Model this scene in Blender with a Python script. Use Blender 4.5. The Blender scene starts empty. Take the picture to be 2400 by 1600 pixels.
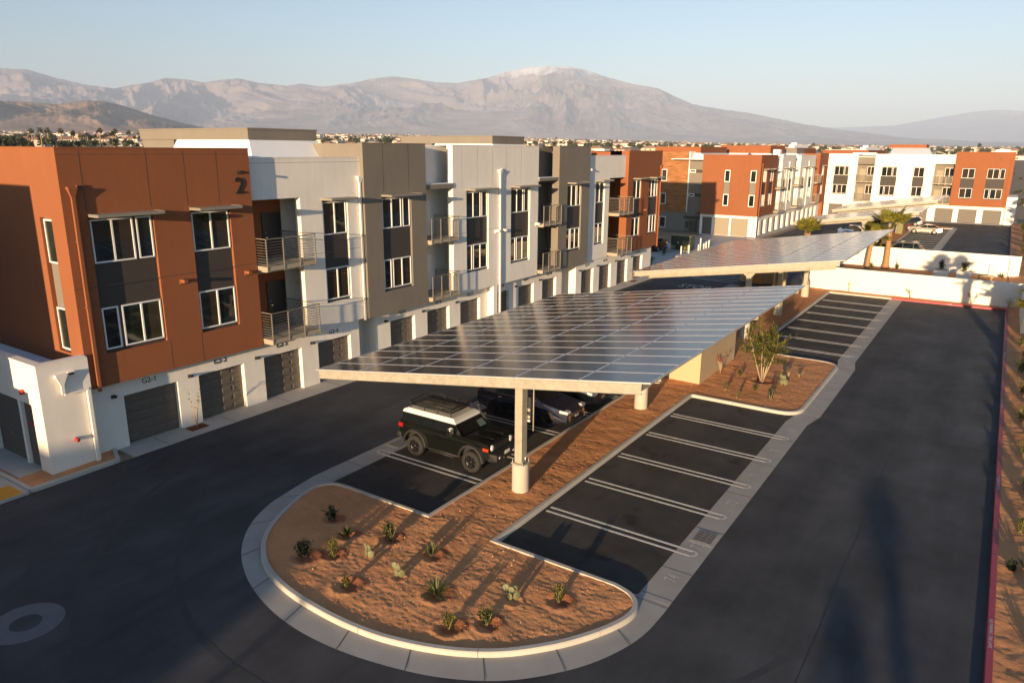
import bpy, bmesh, math, random
from math import sin, cos, pi, radians, sqrt, atan2, hypot, floor
from mathutils import Vector, Matrix, noise

# ---------------------------------------------------------------- camera, light, exposure
sc = bpy.context.scene
COL = sc.collection
EYE = Vector((-19.22, -11.29, 11.68))
YAW, PITCH, ROLL = 0.5856, 0.2572, 0.0081
cam_d = bpy.data.cameras.new('camera')
cam = bpy.data.objects.new('camera', cam_d)
COL.objects.link(cam)
cam_d.sensor_width = 36.0
cam_d.sensor_fit = 'HORIZONTAL'
cam_d.lens = 1714.7 / 2400 * 36
cam_d.clip_start = 0.2
cam_d.clip_end = 200000
_f = Vector((cos(YAW) * cos(PITCH), sin(YAW) * cos(PITCH), -sin(PITCH)))
_r = Vector((sin(YAW), -cos(YAW), 0))
_u = _r.cross(_f)
R2 = _r * cos(ROLL) + _u * sin(ROLL)
U2 = -_r * sin(ROLL) + _u * cos(ROLL)
cam.matrix_world = Matrix(((R2.x, U2.x, -_f.x, EYE.x), (R2.y, U2.y, -_f.y, EYE.y), (R2.z, U2.z, -_f.z, EYE.z), (0, 0, 0, 1)))
sc.camera = cam

SUN_AZ, SUN_EL = radians(10.5), radians(6.5)      # the light travels towards +X, a little towards +Y
sun_d = bpy.data.lights.new('sun', 'SUN')
sun = bpy.data.objects.new('sun', sun_d)
COL.objects.link(sun)
sun_d.energy = 5.0
sun_d.angle = radians(0.5)
sun_d.color = (1.0, 0.72, 0.43)
_sd = Vector((cos(SUN_AZ) * cos(SUN_EL), sin(SUN_AZ) * cos(SUN_EL), -sin(SUN_EL)))
sun.rotation_euler = _sd.to_track_quat('-Z', 'Y').to_euler()
sun.location = (-40, -20, 40)

world = bpy.data.worlds.new('World')
sc.world = world
world.use_nodes = True
wn = world.node_tree
wn.nodes.clear()
w_out = wn.nodes.new('ShaderNodeOutputWorld')
w_bg = wn.nodes.new('ShaderNodeBackground')
w_sky = wn.nodes.new('ShaderNodeTexSky')
w_sky.sky_type = 'NISHITA'
w_sky.sun_disc = False
w_sky.sun_elevation = SUN_EL
w_sky.sun_rotation = atan2(-_sd.x, -_sd.y)          # sun stands behind the camera
w_sky.altitude = 20
w_sky.air_density = 1.0
w_sky.dust_density = 0.6
w_sky.ozone_density = 3.0
w_bg.inputs[1].default_value = 0.135
wn.links.new(w_sky.outputs[0], w_bg.inputs[0])
wn.links.new(w_bg.outputs[0], w_out.inputs[0])

sc.view_settings.view_transform = 'Standard'
sc.view_settings.look = 'None'
sc.view_settings.exposure = 0.82
sc.view_settings.gamma = 1.0
sc.view_settings.use_curve_mapping = False
sc.cycles.max_bounces = 6
sc.cycles.diffuse_bounces = 3
sc.cycles.glossy_bounces = 3
sc.cycles.volume_bounces = 1

rnd = random.Random(7)

# ---------------------------------------------------------------- helpers: objects
WL = {}                                              # where each root stands, so that children are built relative to it

def tag(o, label=None, cat=None, group=None, kind=None):
    if label: o['label'] = label
    if cat: o['category'] = cat
    if group: o['group'] = group
    if kind: o['kind'] = kind
    return o

def empty(name, loc, label, cat, group=None, rz=0.0):
    o = bpy.data.objects.new(name, None)
    COL.objects.link(o)
    o.location = loc
    o.rotation_euler = (0, 0, rz)
    o.empty_display_size = 0.3
    WL[o.name] = Vector(loc)
    return tag(o, label, cat, group)

def kids(o):
    return [c for c in COL.objects if c.parent == o]

def index_children():
    d = {}
    for o in COL.objects:
        if o.parent: d.setdefault(o.parent.name, []).append(o)
    return d

def copy_tree(o, loc=None, rz=None, label=None, group=None, scale=None, idx=None):
    if idx is None: idx = index_children()
    def rec(a, par):
        c = a.copy()
        COL.objects.link(c)
        if par: c.parent = par
        for ch in idx.get(a.name, []): rec(ch, c)
        return c
    r = rec(o, None)
    if loc is not None: r.location = loc
    if rz is not None: r.rotation_euler = (0, 0, rz)
    if label: r['label'] = label
    if group: r['group'] = group
    if scale: r.scale = (scale, scale, scale)
    return r

class MB:
    """collects faces; build() links them as one mesh object"""
    def __init__(self):
        self.v = []; self.f = []; self.m = []; self.mats = []; self.sm = []
    def _mi(self, mat):
        if mat not in self.mats: self.mats.append(mat)
        return self.mats.index(mat)
    def poly(self, pts, mat, smooth=False):
        n = len(self.v)
        self.v += [tuple(p) for p in pts]
        self.f.append(tuple(range(n, n + len(pts)))); self.m.append(self._mi(mat)); self.sm.append(smooth)
    def grid(self, rows, mat, closed=False, smooth=True, cap=False):
        """rows: list of equally long point lists"""
        n = len(self.v); k = len(rows[0]); mi = self._mi(mat)
        for r in rows: self.v += [tuple(p) for p in r]
        for i in range(len(rows) - 1):
            for j in range(k if closed else k - 1):
                a = n + i * k + j; b = n + i * k + (j + 1) % k
                self.f.append((a, b, b + k, a + k)); self.m.append(mi); self.sm.append(smooth)
        if cap:
            self.f.append(tuple(n + j for j in range(k))[::-1]); self.m.append(mi); self.sm.append(False)
            e = n + (len(rows) - 1) * k
            self.f.append(tuple(e + j for j in range(k))); self.m.append(mi); self.sm.append(False)
    def hexa(self, p, mat, skip=''):
        """8 points: bottom ring 0-3 (ccw from above), top ring 4-7"""
        n = len(self.v); mi = self._mi(mat)
        self.v += [tuple(q) for q in p]
        for key, q in (('b', (3, 2, 1, 0)), ('t', (4, 5, 6, 7)), ('s', (0, 1, 5, 4)), ('s', (1, 2, 6, 5)), ('s', (2, 3, 7, 6)), ('s', (3, 0, 4, 7))):
            if key in skip: continue
            self.f.append(tuple(n + i for i in q)); self.m.append(mi); self.sm.append(False)
    def box(self, x0, x1, y0, y1, z0, z1, mat, skip=''):
        self.hexa([(x0, y0, z0), (x1, y0, z0), (x1, y1, z0), (x0, y1, z0), (x0, y0, z1), (x1, y0, z1), (x1, y1, z1), (x0, y1, z1)], mat, skip)
    def fbox(self, fr, u0, u1, w0, w1, z0, z1, mat):
        """box in a facade frame: u right, w out of the wall, z up (w0 < w1)"""
        P = fr.p
        self.hexa([P(u0, w1, z0), P(u1, w1, z0), P(u1, w0, z0), P(u0, w0, z0), P(u0, w1, z1), P(u1, w1, z1), P(u1, w0, z1), P(u0, w0, z1)], mat)
    def tube(self, pts, rad, mat, n=8, caps=True, smooth=True):
        pts = [Vector(p) for p in pts]
        if not isinstance(rad, (list, tuple)): rad = [rad] * len(pts)
        rows = []
        for i, p in enumerate(pts):
            d = (pts[min(i + 1, len(pts) - 1)] - pts[max(i - 1, 0)])
            if d.length < 1e-9: d = Vector((0, 0, 1))
            d.normalize()
            a = Vector((0, 0, 1)) if abs(d.z) < .9 else Vector((1, 0, 0))
            s = d.cross(a).normalized(); t = s.cross(d)
            rows.append([p + (s * cos(2 * pi * j / n) - t * sin(2 * pi * j / n)) * rad[i] for j in range(n)])
        self.grid(rows, mat, closed=True, smooth=smooth, cap=caps)
    def lathe(self, c, prof, mat, n=20, smooth=True, cap=True, axis='z'):
        c = Vector(c)
        def P(r, h, a):
            if axis == 'z': return c + Vector((r * cos(a), r * sin(a), h))
            if axis == 'y': return c + Vector((r * cos(a), h, -r * sin(a)))
            return c + Vector((h, r * cos(a), r * sin(a)))
        rows = [[P(r, h, 2 * pi * j / n) for j in range(n)] for r, h in prof]
        self.grid(rows, mat, closed=True, smooth=smooth, cap=cap)
    def build(self, name, parent=None, label=None, cat=None, group=None, kind=None, bevel=None, loc=None):
        off = Vector((0, 0, 0))
        if parent is not None:
            off = WL.get(parent.name, Vector((0, 0, 0)))
        elif loc is not None:
            off = Vector(loc)
        me = bpy.data.meshes.new(name)
        me.from_pydata([(x - off.x, y - off.y, z - off.z) for x, y, z in self.v] if off.length > 0 else self.v, [], self.f)
        for m in self.mats: me.materials.append(m)
        me.polygons.foreach_set('material_index', self.m)
        me.polygons.foreach_set('use_smooth', self.sm)
        me.update()
        o = bpy.data.objects.new(name, me)
        COL.objects.link(o)
        if parent is not None:
            o.parent = parent
            WL[o.name] = off
        elif loc is not None:
            o.location = loc
            WL[o.name] = off
        if bevel:
            b = o.modifiers.new('bevel', 'BEVEL'); b.width = bevel; b.segments = 2; b.limit_method = 'ANGLE'; b.angle_limit = radians(40)
        return tag(o, label, cat, group, kind)

class Frame:
    def __init__(self, o, u, n):
        self.o = Vector(o); self.u = Vector(u); self.n = Vector(n)
    def p(self, u, w, z):
        return self.o + self.u * u + self.n * w + Vector((0, 0, z))

def inset_fillet(pts, closed=False, seg=8):
    """polyline of (x, y, r): rounds each corner with radius r"""
    out = []
    n = len(pts)
    for i, (x, y, r) in enumerate(pts):
        if r <= 0 or (not closed and i in (0, n - 1)):
            out.append((x, y)); continue
        p = Vector((x, y)); a = Vector(pts[i - 1][:2]) - p; b = Vector(pts[(i + 1) % n][:2]) - p
        la, lb = a.length, b.length
        a.normalize(); b.normalize()
        ang = a.angle(b)
        t = min(r / math.tan(ang / 2), la * .5, lb * .5)
        p0 = p + a * t; p1 = p + b * t
        for k in range(seg + 1):
            s = k / seg
            q = p0 * (1 - s) ** 2 + p * 2 * s * (1 - s) + p1 * s ** 2
            out.append((q.x, q.y))
    return out

def resample(pts, step):
    out = [Vector(pts[0])]
    for a, b in zip(pts[:-1], pts[1:]):
        a = Vector(a); b = Vector(b); L = (b - a).length
        k = max(1, int(L / step))
        for i in range(1, k + 1): out.append(a + (b - a) * (i / k))
    return out

def offset_line(pts, d):
    """offset to the left of travel"""
    out = []
    P = [Vector(p) for p in pts]
    for i, p in enumerate(P):
        t0 = (P[i] - P[i - 1]) if i > 0 else (P[1] - P[0])
        t1 = (P[i + 1] - P[i]) if i < len(P) - 1 else t0
        n0 = Vector((-t0.y, t0.x)).normalized(); n1 = Vector((-t1.y, t1.x)).normalized()
        m = (n0 + n1)
        if m.length < 1e-6: m = n0
        m.normalize()
        k = d / max(.35, m.dot(n0))
        out.append(p + m * k)
    return out

def sweep_kerb(mb, pts, mat, prof, joint=3.0, gap=0.012):
    pts = resample(pts, 0.35)
    rows_all = [offset_line(pts, o) for o, z in prof]
    s = 0.0; start = 0; acc = 0.0
    def flush(i0, i1):
        if i1 <= i0: return
        rows = []
        for i in range(i0, i1 + 1):
            rows.append([Vector((rows_all[k][i].x, rows_all[k][i].y, prof[k][1])) for k in range(len(prof))])
        # open the joint by pulling both ends back a little
        for e, q in ((0, 1), (-1, -2)):
            for k in range(len(prof)):
                d = rows[q][k] - rows[e][k]
                if d.length > gap: rows[e][k] = rows[e][k] + d.normalized() * gap / 2
        mb.grid(rows, mat, closed=True, smooth=False, cap=True)
    for i in range(1, len(pts)):
        acc += (pts[i] - pts[i - 1]).length
        if acc >= joint or i == len(pts) - 1:
            flush(start, i); start = i; acc = 0.0

def in_poly(x, y, poly):
    c = False
    j = len(poly) - 1
    for i in range(len(poly)):
        xi, yi = poly[i][0], poly[i][1]; xj, yj = poly[j][0], poly[j][1]
        if (yi > y) != (yj > y) and x < (xj - xi) * (y - yi) / (yj - yi) + xi: c = not c
        j = i
    return c

_fonts = {}
def text_mesh(s, size, thick=0.0, narrow=1.0):
    """verts (x right, y up, centred) and faces for a word"""
    cu = bpy.data.curves.new('t', 'FONT')
    cu.body = s; cu.size = size; cu.align_x = 'CENTER'; cu.align_y = 'CENTER'
    cu.extrude = thick / 2
    cu.resolution_u = 4
    ob = bpy.data.objects.new('t', cu)
    COL.objects.link(ob)
    dg = bpy.context.evaluated_depsgraph_get()
    me = bpy.data.meshes.new_from_object(ob.evaluated_get(dg))
    vs = [(v.co.x * narrow, v.co.y, v.co.z + thick / 2) for v in me.vertices]
    fs = [tuple(p.vertices) for p in me.polygons]
    bpy.data.objects.remove(ob); bpy.data.curves.remove(cu); bpy.data.meshes.remove(me)
    return vs, fs

def add_text(mb, s, size, origin, right, up, mat, thick=0.0, narrow=1.0):
    vs, fs = text_mesh(s, size, thick, narrow)
    o = Vector(origin); r = Vector(right); u = Vector(up); n = r.cross(u)
    k = len(mb.v); mi = mb._mi(mat)
    mb.v += [tuple(o + r * x + u * y + n * z) for x, y, z in vs]
    for f in fs:
        mb.f.append(tuple(k + i for i in f)); mb.m.append(mi); mb.sm.append(False)
# ---------------------------------------------------------------- materials
def mat_base(name):
    m = bpy.data.materials.new(name); m.use_nodes = True
    nt = m.node_tree
    b = nt.nodes['Principled BSDF']
    return m, nt, b

def N(nt, t, **kw):
    n = nt.nodes.new(t)
    for k, v in kw.items():
        if k.startswith('i'):
            n.inputs[int(k[1:])].default_value = v
        else: setattr(n, k, v)
    return n

def rgb(c): return (c[0], c[1], c[2], 1.0)

def simple(name, col, rough=0.7, metal=0.0, spec=0.5, var=0.0, scale=3.0, bump=0.0, bscale=60.0, coat=0.0):
    """plain surface with optional mottling and fine bump, in object space"""
    m, nt, b = mat_base(name)
    b.inputs['Roughness'].default_value = rough
    b.inputs['Metallic'].default_value = metal
    b.inputs['Specular IOR Level'].default_value = spec
    b.inputs['Coat Weight'].default_value = coat
    b.inputs['Base Color'].default_value = rgb(col)
    if var or bump:
        tc = N(nt, 'ShaderNodeTexCoord')
    if var:
        no = N(nt, 'ShaderNodeTexNoise'); no.inputs['Scale'].default_value = scale; no.inputs['Detail'].default_value = 6
        nt.links.new(tc.outputs['Object'], no.inputs['Vector'])
        mx = N(nt, 'ShaderNodeMix', data_type='RGBA')
        mx.inputs[6].default_value = rgb([c * (1 - var) for c in col]); mx.inputs[7].default_value = rgb([min(1, c * (1 + var)) for c in col])
        nt.links.new(no.outputs['Fac'], mx.inputs[0])
        nt.links.new(mx.outputs[2], b.inputs['Base Color'])
    if bump:
        n2 = N(nt, 'ShaderNodeTexNoise'); n2.inputs['Scale'].default_value = bscale; n2.inputs['Detail'].default_value = 3
        nt.links.new(tc.outputs['Object'], n2.inputs['Vector'])
        bp = N(nt, 'ShaderNodeBump'); bp.inputs['Strength'].default_value = bump; bp.inputs['Distance'].default_value = 0.02
        nt.links.new(n2.outputs['Fac'], bp.inputs['Height'])
        nt.links.new(bp.outputs[0], b.inputs['Normal'])
    return m

def stucco(name, col, streak=0.10):
    """trowelled render: soft mottling, faint rain streaks down the wall, sand-float grain"""
    m, nt, b = mat_base(name)
    b.inputs['Roughness'].default_value = 0.92
    b.inputs['Specular IOR Level'].default_value = 0.2
    tc = N(nt, 'ShaderNodeTexCoord')
    mp = N(nt, 'ShaderNodeMapping'); mp.inputs['Scale'].default_value = (2.2, 2.2, 0.35)
    nt.links.new(tc.outputs['Object'], mp.inputs['Vector'])
    n1 = N(nt, 'ShaderNodeTexNoise'); n1.inputs['Scale'].default_value = 1.6; n1.inputs['Detail'].default_value = 7; n1.inputs['Roughness'].default_value = .62
    nt.links.new(mp.outputs[0], n1.inputs['Vector'])
    n2 = N(nt, 'ShaderNodeTexNoise'); n2.inputs['Scale'].default_value = 0.5; n2.inputs['Detail'].default_value = 4
    nt.links.new(tc.outputs['Object'], n2.inputs['Vector'])
    ad = N(nt, 'ShaderNodeMath', operation='MULTIPLY_ADD'); ad.inputs[1].default_value = 0.5; 
    nt.links.new(n1.outputs['Fac'], ad.inputs[0])
    m2 = N(nt, 'ShaderNodeMath', operation='MULTIPLY'); m2.inputs[1].default_value = 0.5
    nt.links.new(n2.outputs['Fac'], m2.inputs[0]); nt.links.new(m2.outputs[0], ad.inputs[2])
    mr = N(nt, 'ShaderNodeMapRange'); mr.inputs[1].default_value = .3; mr.inputs[2].default_value = .7; mr.inputs[3].default_value = 1 - streak; mr.inputs[4].default_value = 1 + streak * .6
    nt.links.new(ad.outputs[0], mr.inputs[0])
    vm = N(nt, 'ShaderNodeVectorMath', operation='SCALE'); vm.inputs[0].default_value = col
    nt.links.new(mr.outputs[0], vm.inputs['Scale'])
    nt.links.new(vm.outputs[0], b.inputs['Base Color'])
    n3 = N(nt, 'ShaderNodeTexNoise'); n3.inputs['Scale'].default_value = 38; n3.inputs['Detail'].default_value = 4
    nt.links.new(tc.outputs['Object'], n3.inputs['Vector'])
    n4 = N(nt, 'ShaderNodeTexNoise'); n4.inputs['Scale'].default_value = 3.0; n4.inputs['Detail'].default_value = 2
    nt.links.new(tc.outputs['Object'], n4.inputs['Vector'])
    a2 = N(nt, 'ShaderNodeMath', operation='MULTIPLY_ADD'); a2.inputs[1].default_value = 2.5
    nt.links.new(n4.outputs['Fac'], a2.inputs[0]); nt.links.new(n3.outputs['Fac'], a2.inputs[2])
    bp = N(nt, 'ShaderNodeBump'); bp.inputs['Strength'].default_value = 0.16; bp.inputs['Distance'].default_value = 0.012
    nt.links.new(a2.outputs[0], bp.inputs['Height']); nt.links.new(bp.outputs[0], b.inputs['Normal'])
    return m

def asphalt(name, col, stains=0.0, streak=0.25):
    m, nt, b = mat_base(name)
    b.inputs['Roughness'].default_value = 0.88
    b.inputs['Specular IOR Level'].default_value = 0.35
    tc = N(nt, 'ShaderNodeTexCoord')
    mp = N(nt, 'ShaderNodeMapping'); mp.inputs['Scale'].default_value = (0.10, 0.75, 1)
    nt.links.new(tc.outputs['Object'], mp.inputs['Vector'])
    n1 = N(nt, 'ShaderNodeTexNoise'); n1.inputs['Scale'].default_value = 1.0; n1.inputs['Detail'].default_value = 5; n1.inputs['Roughness'].default_value = .6
    nt.links.new(mp.outputs[0], n1.inputs['Vector'])
    n2 = N(nt, 'ShaderNodeTexNoise'); n2.inputs['Scale'].default_value = 0.33; n2.inputs['Detail'].default_value = 7; n2.inputs['Roughness'].default_value = .65
    nt.links.new(tc.outputs['Object'], n2.inputs['Vector'])
    n3 = N(nt, 'ShaderNodeTexNoise'); n3.inputs['Scale'].default_value = 55; n3.inputs['Detail'].default_value = 3
    nt.links.new(tc.outputs['Object'], n3.inputs['Vector'])
    r1 = N(nt, 'ShaderNodeMapRange'); r1.inputs[1].default_value = .3; r1.inputs[2].default_value = .7; r1.inputs[3].default_value = 1 - streak; r1.inputs[4].default_value = 1 + streak
    nt.links.new(n1.outputs['Fac'], r1.inputs[0])
    r2 = N(nt, 'ShaderNodeMapRange'); r2.inputs[1].default_value = .32; r2.inputs[2].default_value = .68; r2.inputs[3].default_value = .68; r2.inputs[4].default_value = 1.38
    nt.links.new(n2.outputs['Fac'], r2.inputs[0])
    r3 = N(nt, 'ShaderNodeMapRange'); r3.inputs[1].default_value = .3; r3.inputs[2].default_value = .7; r3.inputs[3].default_value = .72; r3.inputs[4].default_value = 1.3
    nt.links.new(n3.outputs['Fac'], r3.inputs[0])
    a = N(nt, 'ShaderNodeMath', operation='MULTIPLY'); nt.links.new(r1.outputs[0], a.inputs[0]); nt.links.new(r2.outputs[0], a.inputs[1])
    c = N(nt, 'ShaderNodeMath', operation='MULTIPLY'); nt.links.new(a.outputs[0], c.inputs[0]); nt.links.new(r3.outputs[0], c.inputs[1])
    last = c
    if stains:
        n5 = N(nt, 'ShaderNodeTexNoise'); n5.inputs['Scale'].default_value = 0.9; n5.inputs['Detail'].default_value = 3
        mp5 = N(nt, 'ShaderNodeMapping'); mp5.inputs['Location'].default_value = (13.1, 4.2, 0)
        nt.links.new(tc.outputs['Object'], mp5.inputs['Vector']); nt.links.new(mp5.outputs[0], n5.inputs['Vector'])
        r5 = N(nt, 'ShaderNodeMapRange'); r5.inputs[1].default_value = .56; r5.inputs[2].default_value = .72; r5.inputs[3].default_value = 1.0; r5.inputs[4].default_value = 1 - stains
        nt.links.new(n5.outputs['Fac'], r5.inputs[0])
        d = N(nt, 'ShaderNodeMath', operation='MULTIPLY'); nt.links.new(last.outputs[0], d.inputs[0]); nt.links.new(r5.outputs[0], d.inputs[1])
        last = d
    vm = N(nt, 'ShaderNodeVectorMath', operation='SCALE'); vm.inputs[0].default_value = col
    nt.links.new(last.outputs[0], vm.inputs['Scale'])
    nt.links.new(vm.outputs[0], b.inputs['Base Color'])
    bp = N(nt, 'ShaderNodeBump'); bp.inputs['Strength'].default_value = 0.35; bp.inputs['Distance'].default_value = 0.006
    nt.links.new(n3.outputs['Fac'], bp.inputs['Height']); nt.links.new(bp.outputs[0], b.inputs['Normal'])
    return m

def soil_mat(name, col, dark):
    m, nt, b = mat_base(name)
    b.inputs['Roughness'].default_value = 0.97
    b.inputs['Specular IOR Level'].default_value = 0.1
    tc = N(nt, 'ShaderNodeTexCoord')
    n1 = N(nt, 'ShaderNodeTexNoise'); n1.inputs['Scale'].default_value = 0.7; n1.inputs['Detail'].default_value = 8; n1.inputs['Roughness'].default_value = .7
    nt.links.new(tc.outputs['Object'], n1.inputs['Vector'])
    cr = N(nt, 'ShaderNodeValToRGB')
    cr.color_ramp.elements[0].position = .34; cr.color_ramp.elements[0].color = rgb(dark)
    cr.color_ramp.elements[1].position = .62; cr.color_ramp.elements[1].color = rgb(col)
    nt.links.new(n1.outputs['Fac'], cr.inputs[0])
    at = N(nt, 'ShaderNodeAttribute', attribute_name='damp')
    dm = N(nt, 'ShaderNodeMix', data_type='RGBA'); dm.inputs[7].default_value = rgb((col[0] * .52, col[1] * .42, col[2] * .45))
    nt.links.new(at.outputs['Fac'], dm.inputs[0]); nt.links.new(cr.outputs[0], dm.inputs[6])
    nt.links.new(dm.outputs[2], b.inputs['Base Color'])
    n2 = N(nt, 'ShaderNodeTexNoise'); n2.inputs['Scale'].default_value = 22; n2.inputs['Detail'].default_value = 6; n2.inputs['Roughness'].default_value = .65
    nt.links.new(tc.outputs['Object'], n2.inputs['Vector'])
    bp = N(nt, 'ShaderNodeBump'); bp.inputs['Strength'].default_value = 0.55; bp.inputs['Distance'].default_value = 0.03
    nt.links.new(n2.outputs['Fac'], bp.inputs['Height']); nt.links.new(bp.outputs[0], b.inputs['Normal'])
    return m

def leaf_mat(name, a, c, scale=9.0):
    m, nt, b = mat_base(name)
    b.inputs['Roughness'].default_value = 0.6
    b.inputs['Specular IOR Level'].default_value = 0.3
    tc = N(nt, 'ShaderNodeTexCoord')
    n1 = N(nt, 'ShaderNodeTexNoise'); n1.inputs['Scale'].default_value = scale; n1.inputs['Detail'].default_value = 2
    nt.links.new(tc.outputs['Object'], n1.inputs['Vector'])
    cr = N(nt, 'ShaderNodeValToRGB')
    cr.color_ramp.elements[0].position = .35; cr.color_ramp.elements[0].color = rgb(a)
    cr.color_ramp.elements[1].position = .65; cr.color_ramp.elements[1].color = rgb(c)
    nt.links.new(n1.outputs['Fac'], cr.inputs[0]); nt.links.new(cr.outputs[0], b.inputs['Base Color'])
    # leaves let some light through
    tr = N(nt, 'ShaderNodeBsdfTranslucent'); nt.links.new(cr.outputs[0], tr.inputs[0])
    mx = N(nt, 'ShaderNodeMixShader'); mx.inputs[0].default_value = .25
    out = nt.nodes['Material Output']
    nt.links.new(b.outputs[0], mx.inputs[1]); nt.links.new(tr.outputs[0], mx.inputs[2]); nt.links.new(mx.outputs[0], out.inputs[0])
    return m

def glass_mat(name, col, rough=0.03, blind=None):
    """window pane: dark room behind glass, glossy; optional horizontal blind slats behind"""
    m, nt, b = mat_base(name)
    b.inputs['Roughness'].default_value = rough
    b.inputs['Specular IOR Level'].default_value = 0.62
    tc = N(nt, 'ShaderNodeTexCoord')
    n1 = N(nt, 'ShaderNodeTexNoise'); n1.inputs['Scale'].default_value = .8; n1.inputs['Detail'].default_value = 2
    nt.links.new(tc.outputs['Object'], n1.inputs['Vector'])
    mx = N(nt, 'ShaderNodeMix', data_type='RGBA'); mx.inputs[6].default_value = rgb([c * .4 for c in col]); mx.inputs[7].default_value = rgb([c * 1.7 for c in col])
    nt.links.new(n1.outputs['Fac'], mx.inputs[0])
    last = mx.outputs[2]
    if blind:
        wv = N(nt, 'ShaderNodeTexWave', bands_direction='Z'); wv.inputs['Scale'].default_value = 6.5; wv.inputs['Distortion'].default_value = 0
        nt.links.new(tc.outputs['Object'], wv.inputs['Vector'])
        m2 = N(nt, 'ShaderNodeMix', data_type='RGBA'); m2.inputs[7].default_value = rgb(blind)
        nt.links.new(last, m2.inputs[6]); nt.links.new(wv.outputs['Fac'], m2.inputs[0]); last = m2.outputs[2]
    nt.links.new(last, b.inputs['Base Color'])
    # slightly uneven float glass
    n2 = N(nt, 'ShaderNodeTexNoise'); n2.inputs['Scale'].default_value = 1.3; n2.inputs['Detail'].default_value = 1
    nt.links.new(tc.outputs['Object'], n2.inputs['Vector'])
    bp = N(nt, 'ShaderNodeBump'); bp.inputs['Strength'].default_value = .05; bp.inputs['Distance'].default_value = .1
    nt.links.new(n2.outputs['Fac'], bp.inputs['Height']); nt.links.new(bp.outputs[0], b.inputs['Normal'])
    return m

def panel_mat():
    m, nt, b = mat_base('solar_cells')
    b.inputs['Roughness'].default_value = 0.16
    b.inputs['Specular IOR Level'].default_value = 0.75
    tc = N(nt, 'ShaderNodeTexCoord')
    sp = N(nt, 'ShaderNodeSeparateXYZ'); nt.links.new(tc.outputs['Object'], sp.inputs[0])
    def line(sock, per, half):
        a = N(nt, 'ShaderNodeMath', operation='DIVIDE'); a.inputs[1].default_value = per; nt.links.new(sock, a.inputs[0])
        f = N(nt, 'ShaderNodeMath', operation='FRACT'); nt.links.new(a.outputs[0], f.inputs[0])
        s = N(nt, 'ShaderNodeMath', operation='SUBTRACT'); s.inputs[1].default_value = .5; nt.links.new(f.outputs[0], s.inputs[0])
        ab = N(nt, 'ShaderNodeMath', operation='ABSOLUTE'); nt.links.new(s.outputs[0], ab.inputs[0])
        g = N(nt, 'ShaderNodeMath', operation='GREATER_THAN'); g.inputs[1].default_value = .5 - half; nt.links.new(ab.outputs[0], g.inputs[0])
        return g
    lx = line(sp.outputs[0], 0.1633, 0.022); ly = line(sp.outputs[1], 0.1767, 0.020)
    mxm = N(nt, 'ShaderNodeMath', operation='MAXIMUM'); nt.links.new(lx.outputs[0], mxm.inputs[0]); nt.links.new(ly.outputs[0], mxm.inputs[1])
    dot = N(nt, 'ShaderNodeMath', operation='MULTIPLY'); nt.links.new(lx.outputs[0], dot.inputs[0]); nt.links.new(ly.outputs[0], dot.inputs[1])
    oi = N(nt, 'ShaderNodeObjectInfo')
    base = N(nt, 'ShaderNodeMix', data_type='RGBA'); base.inputs[6].default_value = (.020, .015, .020, 1); base.inputs[7].default_value = (.034, .026, .031, 1)
    nt.links.new(oi.outputs['Random'], base.inputs[0])
    c = N(nt, 'ShaderNodeMix', data_type='RGBA'); c.inputs[7].default_value = (.045, .045, .055, 1)
    nt.links.new(base.outputs[2], c.inputs[6])
    k = N(nt, 'ShaderNodeMath', operation='MULTIPLY'); k.inputs[1].default_value = .6; nt.links.new(mxm.outputs[0], k.inputs[0]); nt.links.new(k.outputs[0], c.inputs[0])
    c2 = N(nt, 'ShaderNodeMix', data_type='RGBA'); c2.inputs[7].default_value = (.45, .45, .48, 1)
    nt.links.new(c.outputs[2], c2.inputs[6]); nt.links.new(dot.outputs[0], c2.inputs[0])
    nt.links.new(c2.outputs[2], b.inputs['Base Color'])
    # dust film and slightly rolled glass
    no = N(nt, 'ShaderNodeTexNoise'); no.inputs['Scale'].default_value = 2.3; no.inputs['Detail'].default_value = 5
    nt.links.new(tc.outputs['Object'], no.inputs['Vector'])
    mr = N(nt, 'ShaderNodeMapRange'); mr.inputs[3].default_value = .12; mr.inputs[4].default_value = .26
    nt.links.new(no.outputs['Fac'], mr.inputs[0]); nt.links.new(mr.outputs[0], b.inputs['Roughness'])
    return m

def galv_mat(name, col):
    m, nt, b = mat_base(name)
    b.inputs['Metallic'].default_value = 0.2
    b.inputs['Roughness'].default_value = 0.65
    tc = N(nt, 'ShaderNodeTexCoord')
    vo = N(nt, 'ShaderNodeTexVoronoi'); vo.inputs['Scale'].default_value = 9
    nt.links.new(tc.outputs['Object'], vo.inputs['Vector'])
    no = N(nt, 'ShaderNodeTexNoise'); no.inputs['Scale'].default_value = 2.2; no.inputs['Detail'].default_value = 6
    nt.links.new(tc.outputs['Object'], no.inputs['Vector'])
    ad = N(nt, 'ShaderNodeMath', operation='MULTIPLY_ADD'); ad.inputs[1].default_value = .35
    sp = N(nt, 'ShaderNodeSeparateColor'); nt.links.new(vo.outputs['Color'], sp.inputs[0])
    nt.links.new(sp.outputs[0], ad.inputs[0]); nt.links.new(no.outputs['Fac'], ad.inputs[2])
    mx = N(nt, 'ShaderNodeMix', data_type='RGBA'); mx.inputs[6].default_value = rgb([c * .72 for c in col]); mx.inputs[7].default_value = rgb([min(1, c * 1.18) for c in col])
    nt.links.new(ad.outputs[0], mx.inputs[0]); nt.links.new(mx.outputs[2], b.inputs['Base Color'])
    return m

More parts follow.
